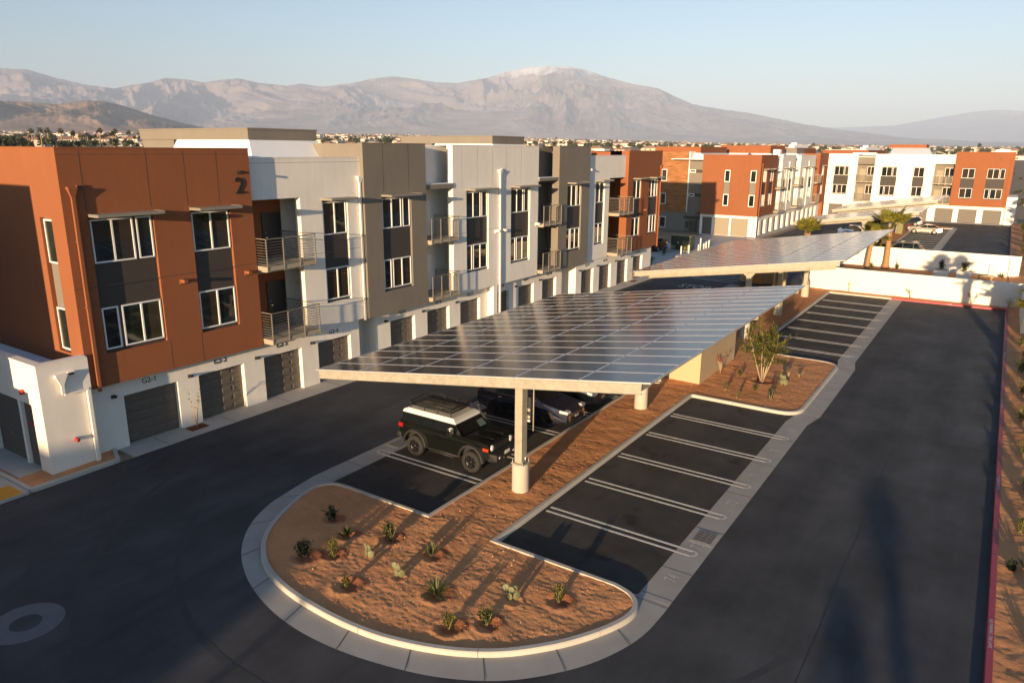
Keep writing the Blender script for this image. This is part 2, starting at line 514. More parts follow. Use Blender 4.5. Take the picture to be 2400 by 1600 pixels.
def wood_siding():
    m, nt, b = mat_base('wood_siding')
    b.inputs['Roughness'].default_value = .6
    tc = N(nt, 'ShaderNodeTexCoord')
    mp = N(nt, 'ShaderNodeMapping'); mp.inputs['Scale'].default_value = (.6, .6, 5.0)
    nt.links.new(tc.outputs['Object'], mp.inputs['Vector'])
    no = N(nt, 'ShaderNodeTexNoise'); no.inputs['Scale'].default_value = 1.3; no.inputs['Detail'].default_value = 5
    nt.links.new(mp.outputs[0], no.inputs['Vector'])
    cr = N(nt, 'ShaderNodeValToRGB')
    cr.color_ramp.elements[0].position = .35; cr.color_ramp.elements[0].color = (.20, .075, .022, 1)
    cr.color_ramp.elements[1].position = .65; cr.color_ramp.elements[1].color = (.40, .165, .05, 1)
    nt.links.new(no.outputs['Fac'], cr.inputs[0]); nt.links.new(cr.outputs[0], b.inputs['Base Color'])
    wv = N(nt, 'ShaderNodeTexWave', bands_direction='Z', wave_profile='SAW'); wv.inputs['Scale'].default_value = 1.7
    nt.links.new(tc.outputs['Object'], wv.inputs['Vector'])
    bp = N(nt, 'ShaderNodeBump'); bp.inputs['Strength'].default_value = .8; bp.inputs['Distance'].default_value = .03
    nt.links.new(wv.outputs['Fac'], bp.inputs['Height']); nt.links.new(bp.outputs[0], b.inputs['Normal'])
    return m

M = dict(
    orange=stucco('orange_stucco', (.272, .098, .044), .09),
    white=stucco('white_stucco', (.83, .775, .70), .10),
    taupe=stucco('taupe_stucco', (.21, .185, .155), .10),
    tan=stucco('tan_stucco', (.50, .38, .24), .08),
    wallwhite=stucco('boundary_white', (.80, .76, .67), .05),
    spandrel=simple('spandrel_panel', (.052, .042, .036), .75, var=.12, scale=2),
    frame=simple('window_vinyl', (.80, .80, .78), .45),
    glass=glass_mat('pane_dark', (.012, .015, .016)),
    glass2=glass_mat('pane_green', (.016, .020, .014)),
    glassb=glass_mat('pane_blind', (.018, .015, .012), blind=(.060, .044, .030)),
    glassc=glass_mat('pane_curtain', (.05, .042, .026)),
    door=simple('garage_door_paint', (.12, .10, .082), .55, var=.08),
    door2=simple('entry_door_paint', (.035, .035, .036), .5),
    tandoor=simple('tan_door_paint', (.27, .225, .16), .6),
    awning=simple('awning_metal', (.30, .27, .22), .5, metal=.3, var=.1),
    rail=simple('railing_metal', (.30, .26, .21), .42, metal=.45),
    slab=simple('balcony_slab', (.34, .29, .22), .8, var=.12, bump=.1),
    roofwhite=simple('roof_membrane', (.80, .80, .80), .6, var=.05, scale=1),
    black=simple('black_metal', (.015, .015, .016), .45),
    sign=simple('sign_letters', (.012, .012, .013), .5),
    metal=simple('bare_metal', (.55, .55, .55), .3, metal=.9),
    red=simple('red_fitting', (.45, .03, .025), .4),
    siding=wood_siding(),
    asphalt=asphalt('asphalt_aisle', (.053, .052, .054)),
    asphalt2=asphalt('asphalt_stalls', (.056, .050, .045), stains=.55, streak=.15),
    conc=simple('gutter_concrete', (.36, .335, .30), .85, var=.22, scale=1.1, bump=.18, bscale=30),
    kerb=simple('kerb_concrete', (.47, .435, .38), .85, var=.16, scale=1.6, bump=.2, bscale=26),
    ring=simple('worn_collar', (.135, .135, .14), .9, var=.2, scale=4),
    seam=simple('asphalt_seam', (.026, .026, .028), .8),
    skid=simple('tyre_track', (.041, .041, .043), .85, var=.3, scale=1.5),
    stone=simple('grey_stone', (.34, .29, .23), .9, var=.3, scale=5),
    joint=simple('joint_dirt', (.10, .09, .08), .95),
    pave=simple('pavement_concrete', (.44, .41, .37), .85, var=.14, scale=.9, bump=.12, bscale=30),
    redpaint=simple('red_kerb_paint', (.34, .035, .050), .55, var=.16, scale=2.5, bump=.12, bscale=30),
    paint=simple('road_paint', (.62, .62, .60), .7, var=.22, scale=5),
    paintfaint=simple('worn_road_paint', (.56, .53, .49), .8, var=.14, scale=9),
    yellow=simple('tactile_yellow', (.62, .28, .02), .7, var=.1),
    soil=soil_mat('desert_soil', (.66, .315, .142), (.52, .235, .105)),
    soilwet=soil_mat('watered_soil', (.17, .062, .030), (.11, .042, .022)),
    sand=soil_mat('open_ground', (.36, .27, .18), (.25, .19, .13)),
    cells=panel_mat(),
    alu=simple('panel_frame', (.60, .59, .59), .45, metal=.3),
    galv=galv_mat('galvanised_steel', (.36, .33, .265)),
    pier=simple('pier_concrete', (.44, .40, .335), .9, var=.12, scale=2.2, bump=.2, bscale=20),
    leafg=leaf_mat('shrub_leaf', (.030, .050, .012), (.10, .115, .025)),
    leafy=leaf_mat('yellow_green_leaf', (.07, .085, .014), (.20, .17, .030)),
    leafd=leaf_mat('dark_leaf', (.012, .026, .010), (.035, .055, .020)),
    yucca=leaf_mat('yucca_blade', (.10, .12, .045), (.24, .22, .09), 5),
    cactus=simple('cactus_pad', (.15, .155, .075), .6, var=.25, scale=9, bump=.15, bscale=40),
    blossom=leaf_mat('bougainvillea', (.20, .012, .022), (.34, .03, .04)),
    frond=leaf_mat('palm_frond', (.10, .11, .016), (.26, .21, .03), 3),
    trunk=simple('palm_trunk', (.34, .19, .085), .9, var=.35, scale=4, bump=.6, bscale=14),
    bark=simple('pale_bark', (.40, .31, .20), .85, var=.2, scale=6),
    towntree=leaf_mat('town_tree_leaf', (.040, .050, .020), (.10, .10, .042), .3),
    tile=simple('clay_roof', (.36, .20, .13), .8, var=.2, scale=.6),
    tile2=simple('pale_roof', (.52, .43, .33), .8, var=.2, scale=.6),
    housew=simple('house_wall', (.58, .47, .34), .85, var=.1, scale=.4),
    housew2=simple('house_wall_white', (.66, .60, .50), .85, var=.06, scale=.4),
    carblack=simple('black_car_paint', (.005, .006, .005), .25, coat=.25),
    carblue=simple('dark_blue_car_paint', (.010, .012, .030), .2, coat=.7),
    carsilver=simple('silver_car_paint', (.52, .50, .46), .26, metal=.55, coat=.5),
    carred=simple('dark_red_car_paint', (.05, .010, .010), .25, coat=.6),
    carlblue=simple('blue_car_paint', (.10, .16, .30), .25, metal=.3, coat=.6),
    cargrey=simple('grey_car_paint', (.06, .062, .065), .25, metal=.3, coat=.6),
    carwhite=simple('white_car_roof', (.74, .73, .70), .3, coat=.5),
    tyre=simple('tyre_rubber', (.018, .017, .016), .85),
    rim=simple('dark_rim', (.035, .035, .036), .35, metal=.7),
    rims=simple('alloy_rim', (.55, .52, .46), .3, metal=.85),
    carglass=simple('car_glass', (.006, .008, .009), .05, spec=.6),
    chrome=simple('chrome', (.75, .75, .75), .12, metal=1),
    trim=simple('car_plastic', (.016, .016, .016), .6),
    lamp_red=simple('tail_lens', (.32, .012, .012), .2, coat=.5),
    lamp_amber=simple('amber_lens', (.50, .045, .015), .25, coat=.5),
    lamp_clear=simple('head_lens', (.62, .63, .64), .12, coat=.5),
    plate=simple('number_plate', (.62, .60, .56), .5),
    transformer=simple('transformer_green', (.035, .05, .028), .5, var=.1),
    olive=simple('transformer_olive', (.16, .15, .04), .55, var=.1),
    bollard=simple('bollard_paint', (.78, .74, .64), .5),
    planter=simple('planter_concrete', (.72, .68, .60), .85, var=.06),
)
# ---------------------------------------------------------------- terrain and far mountains
MAINP = [(73.36, 3.709), (70.34, 4.138), (67.09, 4.513), (65.73, 4.543), (64.16, 4.114), (62.51, 3.771), (60.9, 3.626), (59.97, 3.882), (58.77, 4.097), (57.81, 4.413), (56.74, 4.375), (55.38, 4.232), (54.53, 4.405), (53.15, 4.569), (51.67, 4.305), (49.92, 4.185), (49.01, 4.357), (47.51, 4.192), (45.66, 4.447), (44.1, 4.781), (42.52, 5.025), (40.95, 4.877), (39.37, 4.664), (37.77, 4.627), (36.48, 4.855), (35.51, 5.017), (34.23, 5.451), (32.62, 5.732), (31.34, 5.858), (29.74, 5.891), (28.46, 5.652), (26.53, 5.05), (24.62, 4.593), (23.03, 4.344), (21.76, 3.767), (20.48, 3.219), (18.32, 2.848), (16.5, 2.599), (14.7, 2.234), (12.64, 1.814), (10.64, 1.487), (8.42, 1.224), (5.76, 0.884), (2.02, 0.696), (-5.61, 0.58)]
FOOTP = [(80, 1.6), (73.65, 1.929), (69.57, 2.331), (67.36, 2.622), (66.0, 2.597), (64.36, 2.525), (62.62, 2.828), (61.62, 2.81), (60.38, 2.521), (59.12, 2.083), (57.81, 1.747), (56.75, 1.482), (55.38, 1.188), (53.68, 1.008), (51, .9)]
FARP = [(17.5, 1.30), (15.5, 1.404), (11.2, 1.576), (7.16, 1.701), (4.66, 2.149), (2.76, 2.499), (1.36, 2.632), (-0.07, 2.5), (-3.3, 2.283), (-7.34, 1.654)]
BASEP = [(110, .8), (67.59, 0.932), (54.82, 1.06), (42.66, 1.06), (32.89, 0.90), (20.0, 0.66), (8.34, 0.47), (-0.38, 0.45), (-40, .4)]

def interp(tab, a):
    t = sorted(tab)
    if a <= t[0][0]: return t[0][1]
    for (x0, y0), (x1, y1) in zip(t[:-1], t[1:]):
        if a <= x1: return y0 + (y1 - y0) * (a - x0) / (x1 - x0)
    return t[-1][1]

def base_slope(az):
    if az > 180: az -= 360
    if az > 110 or az < -40: return 0.004
    return math.tan(radians(interp(BASEP, az)))

def ground_z(r, az):
    """flat at the site, then the valley floor climbs gently towards the mountains"""
    if r < 260: return -0.06
    s = base_slope(az)
    k = min(1, (r - 260) / 500)
    return -0.06 + s * (r - 260) * (0.45 + .55 * k)

def polar(r, az):
    return Vector((EYE.x + r * cos(radians(az)), EYE.y + r * sin(radians(az)), 0))

def rock_mat(name, a, c, snow=None):
    m, nt, b = mat_base(name)
    b.inputs['Roughness'].default_value = .95; b.inputs['Specular IOR Level'].default_value = .05
    tc = N(nt, 'ShaderNodeTexCoord')
    n1 = N(nt, 'ShaderNodeTexNoise'); n1.inputs['Scale'].default_value = .0012; n1.inputs['Detail'].default_value = 9; n1.inputs['Roughness'].default_value = .65
    nt.links.new(tc.outputs['Object'], n1.inputs['Vector'])
    cr = N(nt, 'ShaderNodeValToRGB')
    cr.color_ramp.elements[0].position = .36; cr.color_ramp.elements[0].color = rgb(a)
    cr.color_ramp.elements[1].position = .64; cr.color_ramp.elements[1].color = rgb(c)
    nt.links.new(n1.outputs['Fac'], cr.inputs[0])
    last = cr.outputs[0]
    if snow:
        sp = N(nt, 'ShaderNodeSeparateXYZ'); nt.links.new(tc.outputs['Object'], sp.inputs[0])
        n2 = N(nt, 'ShaderNodeTexNoise'); n2.inputs['Scale'].default_value = .004; n2.inputs['Detail'].default_value = 6
        nt.links.new(tc.outputs['Object'], n2.inputs['Vector'])
        ma = N(nt, 'ShaderNodeMath', operation='MULTIPLY_ADD'); ma.inputs[1].default_value = 1500
        nt.links.new(n2.outputs['Fac'], ma.inputs[0]); nt.links.new(sp.outputs[2], ma.inputs[2])
        mr = N(nt, 'ShaderNodeMapRange'); mr.inputs[1].default_value = snow; mr.inputs[2].default_value = snow + 420
        nt.links.new(ma.outputs[0], mr.inputs[0])
        k = N(nt, 'ShaderNodeMath', operation='MULTIPLY'); k.inputs[1].default_value = .8; nt.links.new(mr.outputs[0], k.inputs[0])
        mx = N(nt, 'ShaderNodeMix', data_type='RGBA'); mx.inputs[7].default_value = (.75, .75, .78, 1)
        nt.links.new(last, mx.inputs[6]); nt.links.new(k.outputs[0], mx.inputs[0]); last = mx.outputs[2]
    nt.links.new(last, b.inputs['Base Color'])
    return m

def mountain(name, prof, R0, R1, az0, az1, na, nr, rough, label, mat, seed, sharp=1.25):
    mb = MB()
    rows = []
    for i in range(na + 1):
        az = az0 + (az1 - az0) * i / na
        e = interp(prof, az)
        # small irregularities of the crest
        e += .022 * noise.noise((az * 3.1, seed, 0)) + .030 * noise.noise((az * 8.0, seed, 3)) + .010 * noise.noise((az * 21.0, seed, 5))
        H = math.tan(radians(e)) * R1 + EYE.z
        row = []
        for j in range(nr + 1):
            t = j / nr * 1.25
            r = R0 + (R1 - R0) * t
            g = ground_z(R0, az) + base_slope(az) * (r - R0) * (.4 if t > 0 else 0)
            p = polar(r, az)
            q = Vector((p.x, p.y, 0)) / (R1 * .06)
            if t <= 1:
                # spurs and ravines run down from the crest
                arc = radians(az) * R1
                wx = noise.noise((arc / (R1 * .2), r / (R1 * .23), seed)) * 1.1; wy = noise.noise((arc / (R1 * .165), r / (R1 * .2), seed + 4)) * .9
                LS = R1 * .15
                q1 = Vector((arc / LS + wx + (t - 1) * .5, r / (LS * 1.25) + wy, seed))
                rm = noise.ridged_multi_fractal(q1, .95, 2.15, 7, 1.0, 2.2) / 1.3
                fine = noise.ridged_multi_fractal(q1 * 4.3, .9, 2.1, 5, 1.0, 2.0) / 1.3
                env = t ** sharp
                k = min(1, max(0, (t - .84) / .16)); k = k * k * (3 - 2 * k)
                low = env * (1 - rough + rough * (.78 * rm + .20 * fine))
                z = g + (H - g) * (low * (1 - k) + k * (.90 * env + .10 * env * min(1, rm)))
                z = min(z, math.tan(radians(e)) * r + EYE.z)
                if t > .985: z = H
            else:
                z = g + (H - g) * max(0, 1 - (t - 1) * 3.4)
            if j == 0: z = g - 30
            row.append((p.x, p.y, z))
        rows.append(row)
    mb.grid(rows, mat, smooth=True)
    return mb.build(name, label=label, cat='mountains', kind='structure')

m_rock = rock_mat('granite_slopes', (.21, .165, .15), (.40, .325, .29), snow=3000)
m_foot = rock_mat('desert_hills', (.20, .13, .09), (.36, .25, .18))
m_far = rock_mat('far_range', (.17, .14, .13), (.26, .22, .20), snow=2700)
mountain('mountains', MAINP, 15000, 26000, -7, 76, 1100, 130, .80, 'long rugged mountain range with pale summits rising to a broad peak', m_rock, 3.3, 1.0)
mountain('foothills', FOOTP, 6200, 8600, 50, 78, 420, 90, .75, 'bare brown foothills in front of the left end of the mountain range', m_foot, 8.1, .9)
mountain('mountains', FARP, 36000, 47000, -8, 17, 160, 40, .5, 'faint blue distant range at the right behind the valley haze', m_far, 5.7, 1.0)

def build_ground():
    mb = MB()
    radii = [0, 60, 150, 260, 330, 420, 560, 760, 1100, 1700, 2600, 4200, 7000, 11000, 17000, 26000, 40000, 52000]
    azs = [-180 + 4 * i for i in range(91)]
    rows = []
    for a in azs:
        rows.append([(lambda p, r: (p.x, p.y, ground_z(r, a)))(polar(max(r, .01), a), r) for r in radii])
    mb.grid(rows[::-1], M['sand'], smooth=True)
    return mb.build('ground', label='pale sandy valley floor reaching to the mountains', cat='ground', kind='structure')
build_ground()

# ---------------------------------------------------------------- asphalt, gutters, kerbs, planting beds
mb = MB(); mb.box(-140, 132, -12.44, 15.42, -.3, 0, M['asphalt'], skip='b')
mb.box(44.4, 60, 15.42, 30, -.3, 0, M['asphalt'], skip='b')
mb.box(-30, -9.4, 15.42, 30, -.3, -.002, M['asphalt'], skip='b')
road = mb.build('road', label='dark asphalt driveway around the parking rows', cat='driveway', kind='structure')
WL[road.name] = Vector((0, 0, 0))
mb = MB()
mb.box(-2.7, 14.0, -4.52, .14, -.01, .004, M['asphalt2'], skip='b')
mb.box(24.0, 46.9, -4.52, .14, -.01, .004, M['asphalt2'], skip='b')
mb.box(-2.62, 46.0, 2.94, 7.48, -.01, .004, M['asphalt2'], skip='b')
mb.box(75.6, 116, -4.52, .14, -.01, .004, M['asphalt2'], skip='b')
mb.box(68, 116, 2.94, 7.48, -.01, .004, M['asphalt2'], skip='b')
mb.box(70, 82.5, 18.2, 21, -.01, .006, M['asphalt2'], skip='b')
bays = mb.build('parking_bays', label='newer blacker asphalt of the striped parking bays', cat='parking bays', kind='structure')
WL[bays.name] = Vector((0, 0, 0))

NOSE = [(-2.62, 6.6), (-2.72, 7.2), (-3.2, 7.58), (-3.9, 7.52), (-4.75, 7.25), (-5.65, 6.85), (-6.5, 6.3), (-7.2, 5.55), (-7.75, 4.6), (-8.08, 3.4), (-8.22, 2.1), (-8.22, .8), (-8.05, -.4), (-7.6, -1.75), (-6.95, -2.85), (-6.1, -3.7), (-5.25, -4.3), (-4.4, -4.72), (-3.75, -4.88), (-3.25, -4.78), (-2.9, -4.45), (-2.72, -3.9)]
def catmull(p, seg=5):
    out = []
    for i in range(len(p) - 1):
        p0 = Vector(p[max(i - 1, 0)]); p1 = Vector(p[i]); p2 = Vector(p[i + 1]); p3 = Vector(p[min(i + 2, len(p) - 1)])
        for k in range(seg):
            t = k / seg
            q = .5 * ((2 * p1) + (p2 - p0) * t + (2 * p0 - 5 * p1 + 4 * p2 - p3) * t * t + (3 * p1 - p0 - 3 * p2 + p3) * t ** 3)
            out.append((q.x, q.y))
    out.append(tuple(p[-1]))
    return out
nose = catmull(NOSE)
isl2 = inset_fillet([(-2.72, .12, 0), (13.95, .12, .12), (13.95, -4.9, 1.15), (24.05, -4.9, 1.15), (24.05, .12, .12), (46.9, .12, .12), (46.9, -4.62, 0)])
BED = [(46.0, 2.95), (-2.62, 2.95)] + nose + isl2
BED2 = [(116, 2.95), (67.0, 2.95), (67.0, -4.9)] + inset_fillet([(67.0, -4.9, 0), (75.5, -4.9, 1.1), (75.5, .12, .12), (115.2, .12, .12), (115.2, -4.9, 1.0), (118, -4.9, 0)])[1:]
KP = [(0, -.02), (.015, .125), (.04, .15), (.16, .15), (.16, -.02)]
mb = MB(); sweep_kerb(mb, BED, M['kerb'], KP)
mb.build('kerb', label='pale concrete kerb round the long planting bed between the parking rows', cat='kerb', kind='structure')
mb = MB(); sweep_kerb(mb, BED2, M['kerb'], KP)
mb.build('kerb', label='concrete kerb round the planting bed of the far parking rows', cat='kerb', kind='structure')
# red fire lane kerbs
mb = MB(); sweep_kerb(mb, [(46.9, -4.63), (47.15, -12.44)], M['redpaint'], [(0, -.02), (.012, .14), (.03, .165), (.2, .165), (.2, -.02)])
ek = mb.build('kerb', label='red painted fire lane kerb along the white wall at the end of the drive', cat='kerb', kind='structure')
mb = MB(); sweep_kerb(mb, [(47.0, -12.44), (-30, -12.44)], M['redpaint'], [(0, -.02), (.012, .155), (.03, .175), (.17, .175), (.17, -.02)])
rk = mb.build('kerb', label='long red painted fire lane kerb on the right of the drive', cat='kerb', kind='structure')
mb = MB(); sweep_kerb(mb, [(129, -12.5), (66.3, -12.5)], M['redpaint'], KP)
mb.build('kerb', label='red kerb on the right of the far drive beyond the walls', cat='kerb', kind='structure')
# kerb and small bed at the corner of the nearest building
CK = inset_fillet([(-9.15, 18.5, 0), (-9.15, 15.38, .3), (-5.9, 15.42, .35), (-5.45, 16.58, 0)])
mb = MB(); sweep_kerb(mb, CK, M['kerb'], KP)
mb.build('kerb', label='kerb curving round the small bed at the corner of the building', cat='kerb', kind='structure')

for o, s in ((rk, 0), (ek, 0)): WL[o.name] = Vector((0, 0, 0))
mb = MB()
for x in (31.6, 21.2, 10.75, .48):
    add_text(mb, 'NO PARKING  FIRE LANE', .105, (x, -12.535, .1795), (-1, 0, 0), (0, -1, 0), M['paint'], narrow=1.15)
    add_text(mb, 'NO PARKING  FIRE LANE', .105, (x, -12.4325, .085), (-1, 0, 0), (0, 0, 1), M['paint'], narrow=1.15)
mb.build('kerb_lettering', parent=rk)
mb = MB()
add_text(mb, 'NO PARKING  FIRE LANE', .12, (47.035, -8.25, .085), (0, -1, 0), (0, 0, 1), M['paint'], narrow=.95)
mb.build('kerb_lettering', parent=ek)

# gutters: concrete valley strips with joints
def strip(mb, inner, outer, mat, z=.008):
    n = len(inner)
    rows = [[(a[0], a[1], z) for a in inner], [(a[0], a[1], z) for a in outer]]
    mb.grid(rows[::-1], mat, smooth=False)
mb = MB()
jn = MB()
nose_out = catmull([(-2.62, 8.42), (-3.7, 8.24), (-5.0, 7.95), (-6.25, 7.3), (-7.35, 6.25), (-8.15, 4.95), (-8.65, 3.6), (-8.9, 2.3), (-8.93, 1.0), (-8.75, -.4), (-8.3, -2.0), (-7.55, -3.35), (-6.5, -4.35), (-5.5, -4.95), (-4.4, -5.32), (-3.3, -5.42), (-2.4, -5.42)], 6)
def arc_pts(pts, n):
    P = [Vector(p) for p in pts]; L = [0]
    for a, b in zip(P[:-1], P[1:]): L.append(L[-1] + (b - a).length)
    out = []
    for i in range(n + 1):
        s = L[-1] * i / n
        for k in range(len(P) - 1):
            if s <= L[k + 1] + 1e-9:
                t = (s - L[k]) / max(1e-9, L[k + 1] - L[k]); out.append(P[k] + (P[k + 1] - P[k]) * t); break
    return out
ni = arc_pts([(-2.62, 7.48)] + nose[4:-3] + [(-2.72, -4.52)], 90)
no_ = arc_pts(nose_out, 90)
rows = [[(p.x, p.y, .010) for p in ni], [(p.x, p.y, .004) for p in no_]]
mb.grid(rows, M['conc'], smooth=False)
for i in range(8, 90, 8):
    a, b = ni[i], no_[i]; d = (b - a).normalized(); s = Vector((-d.y, d.x)) * .012
    jn.poly([(q.x, q.y, .0145) for q in (a + s, a - s, b - s, b + s)][::-1], M['joint'])
def straight(x0, x1, y0, y1, xs, z=.008):
    mb.box(x0, x1, y0, y1, -.02, z, M['conc'], skip='b')
    for x in xs: jn.box(x - .011, x + .011, y0, y1, .001, z + .004, M['joint'], skip='b')
straight(-2.72, 13.2, -5.42, -4.52, [-1.02, -2.5] + [1.75 + 3.05 * k for k in range(4)])
mb.grid([[(13.2, -4.52, .008), (14.6, -4.7, .008), (24.0, -4.7, .008), (25.2, -4.52, .008)], [(13.2, -5.42, .008), (14.6, -5.68, .008), (23.6, -5.68, .008), (25.2, -5.42, .008)]], M['conc'], smooth=False)
for x in (14.4, 17.4, 20.4, 23.4): jn.box(x - .011, x + .011, -5.66, -4.88, .001, .012, M['joint'], skip='b')
straight(25.2, 46.9, -5.42, -4.52, [25.3 + 3 * k for k in range(8)])
straight(-2.62, 46, 7.48, 8.42, [-1.0 + 3 * k for k in range(16)])
straight(67, 118, -5.42, -4.52, [68 + 3 * k for k in range(17)])
straight(68, 118, 7.48, 8.42, [69 + 3 * k for k in range(16)])
gut = mb.build('gutter', label='pale concrete gutter strip along the ends of the parking bays', cat='gutter', kind='structure')
WL[gut.name] = Vector((0, 0, 0))
jn.build('gutter_joint', parent=gut)

# aprons and pavements by the buildings
mb = MB()
mb.box(-5.35, 47.0, 15.42, 17.4, -.3, .03, M['pave'], skip='b')
for k in range(17): mb.box(-3.9 + 3.1 * k - .01, -3.9 + 3.1 * k + .01, 15.43, 16.6, .02, .034, M['joint'], skip='b')
mb.build('pavement', label='concrete apron in front of the numbered garage doors', cat='pavement', kind='structure')
mb = MB(); mb.hexa([(-8.9, 16.75, -.02), (-7.75, 16.9, -.02), (-7.75, 30, -.02), (-8.9, 30, -.02), (-8.9, 16.75, .14), (-7.75, 16.9, .14), (-7.75, 30, .14), (-8.9, 30, .14)], M['pave'])
mb.build('pavement', label='concrete slab before the grey doors at the building corner', cat='pavement', kind='structure')
mb = MB(); mb.box(-13, -9.16, 15.36, 30, -.02, .10, M['pave'], skip='b')
mb.build('pavement', label='pavement at the left edge with a yellow warning strip', cat='pavement', kind='structure')
mb = MB(); mb.box(-11.2, -9.32, 15.42, 16.45, .09, .106, M['yellow'], skip='b')
for i in range(18):
    for j in range(10): mb.lathe((-11.15 + .1 * i + .05, 15.47 + .1 * j, .106), [(.028, 0), (.02, .008)], M['yellow'], n=6)
tag(mb.build('tactile_paving', label='orange yellow tactile warning pad at the kerb ramp', cat='paving'), kind='structure')
mb = MB(); mb.box(47.2, 84, 17.6, 24.2, -.02, .05, M['pave'], skip='b'); mb.box(82.4, 129, 16.4, 18.5, -.02, .04, M['pave'], skip='b'); mb.box(127.8, 131, -13, 24, -.02, .03, M['pave'], skip='b')
mb.build('pavement', label='concrete walks in front of the far apartment buildings', cat='pavement', kind='structure')
# concrete ring in the drive
mb = MB(); mb.lathe((-12.6, 7.78, 0), [(.36, .004), (.36, .006), (.86, .006), (.86, .004)], M['ring'], n=48, smooth=False, cap=False)
tag(mb.build('concrete_ring', label='round concrete collar set in the dark drive', cat='manhole collar'), kind='structure')

# ---- raked soil
def soil_sheet(name, xs, ys, inside, zf, label, mat=None, damp=None):
    mb = MB(); idx = {}
    nx, ny = len(xs), len(ys)
    mi = mb._mi(mat or M['soil'])
    def vert(i, j):
        k = idx.get((i, j))
        if k is None:
            k = idx[(i, j)] = len(mb.v); x, y = xs[i], ys[j]; mb.v.append((x, y, zf(x, y)))
        return k
    poly = None if callable(inside) else inside
    for i in range(nx - 1):
        xc = .5 * (xs[i] + xs[i + 1])
        if poly:
            cr = sorted((yb - ya) * (xc - xa) / (xb - xa) + ya for (xa, ya), (xb, yb) in zip(poly, poly[1:] + poly[:1]) if (xa > xc) != (xb > xc))
        for j in range(ny - 1):
            yc = .5 * (ys[j] + ys[j + 1])
            if (sum(1 for c in cr if c < yc) % 2) if poly else inside(xc, yc):
                mb.f.append((vert(i, j), vert(i + 1, j), vert(i + 1, j + 1), vert(i, j + 1))); mb.m.append(mi); mb.sm.append(True)
    o = mb.build(name, label=label, cat='soil', kind='structure')
    if damp:
        at = o.data.attributes.new('damp', 'FLOAT', 'POINT')
        at.data.foreach_set('value', [damp(v[0], v[1]) for v in mb.v])
    return o

def raked(x, y):
    a = noise.noise((x * 2.4, y * 1.7, 1.3)) * .016 + noise.noise((x * 8.0, y * 4.6, 4.1)) * .013 + noise.noise((x * 16, y * 11, 7)) * .013
    b = max(0, noise.noise((x * 1.1 + 5, y * .9, 2.2))) * .03
    return a + b
PLANTS_RING = []
def soil_z(x, y):
    z = .105 + raked(x, y) * min(1, max(.45, 1.0))
    for px, py, r in PLANTS_RING:
        d = hypot(x - px, y - py)
        if d < r * 1.6: z += -.05 * math.exp(-(d / (r * .75)) ** 2) + .03 * math.exp(-((d - r) / (r * .25)) ** 2)
    return z
# wells dug round each plant of the island
PLANTS_RING = [(-4.66, 5.27, .32), (-5.13, 4.14, .3), (-6.65, 4.26, .42), (-6.11, 3.67, .34), (-4.50, 2.88, .36), (-4.51, 1.24, .36), (-6.98, 2.19, .42), (-5.92, -.09, .42), (-6.85, -1.27, .4), (-6.20, -1.96, .36), (-4.34, -2.97, .36), (-5.02, -1.97, .25), (-5.9, 1.28, .2), (18.2, -2.05, .6)]
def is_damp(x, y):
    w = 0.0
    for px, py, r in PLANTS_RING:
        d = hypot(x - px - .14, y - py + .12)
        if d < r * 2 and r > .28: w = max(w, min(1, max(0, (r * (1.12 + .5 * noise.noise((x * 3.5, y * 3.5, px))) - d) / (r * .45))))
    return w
xs = []
x = -8.3
while x < 48.2:
    xs.append(x); x += .04 if x < -2 else (.05 if x < 6 else (.07 if x < 26 else .13))
ys = [-5.0 + .055 * j for j in range(int(12.8 / .055))]
SOILP = [(p.x, p.y) for p in offset_line(BED, .07)] + [(48.2, -4.7), (48.2, 4.0), (46, 4.0)]
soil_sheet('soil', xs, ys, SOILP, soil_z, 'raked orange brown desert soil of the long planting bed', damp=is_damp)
xs = [-30 + .5 * i for i in range(50)] + [-5 + .07 * i for i in range(330)] + [18.1 + .16 * i for i in range(188)] + [48.4 + .6 * i for i in range(136)]
ys = [-12.54 - .07 * j for j in range(0, 22)] + [-14.1 - .16 * j for j in range(1, 26)]
soil_sheet('soil', xs, ys[::-1], lambda x, y: True, lambda x, y: .14 + raked(x, y) * 1.2 + min(.35, max(0, (-12.9 - y)) * .16), 'orange soil strip beyond the red kerb on the right')
xs = [46.9 + .12 * i for i in range(12)]; ys = [-13.0 + .12 * j for j in range(72)]
soil_sheet('soil', xs, ys, lambda x, y: x > 47.15 and x < 48.2 and y < -4.6, lambda x, y: .12 + raked(x, y), 'narrow soil bed between the red kerb and the white end wall')
xs = [-9.05 + .06 * i for i in range(60)]; ys = [15.45 + .06 * j for j in range(53)]
CP = [(p.x, p.y) for p in offset_line(CK, .07)]
soil_sheet('soil', xs, ys, CP, lambda x, y: .10 + raked(x, y) * .5, 'small soil bed at the corner of the nearest building')
xs = [48.5 + .2 * i for i in range(86)]; ys = [-13.0 + .2 * j for j in range(76)]
soil_sheet('soil', xs, ys, lambda x, y: y < 2.2 or x < 50 and y < 2.2, lambda x, y: .05 + raked(x, y), 'shaded garden soil between the two white walls')
BED2P = [(p.x, p.y) for p in offset_line(BED2, .07)] + [(118, 2.95)]
xs = [66 + .25 * i for i in range(210)]; ys = [-5 + .25 * j for j in range(33)]
soil_sheet('soil', xs, ys, BED2P, lambda x, y: .11 + raked(x, y), 'planting bed of the far parking rows')
mb = MB(); mb.box(59.6, 61.4, 18.6, 19.3, 0, .12, M['kerb']); mb.build('kerb', label='small kerb stub beside the pale bollards', cat='kerb', kind='structure')

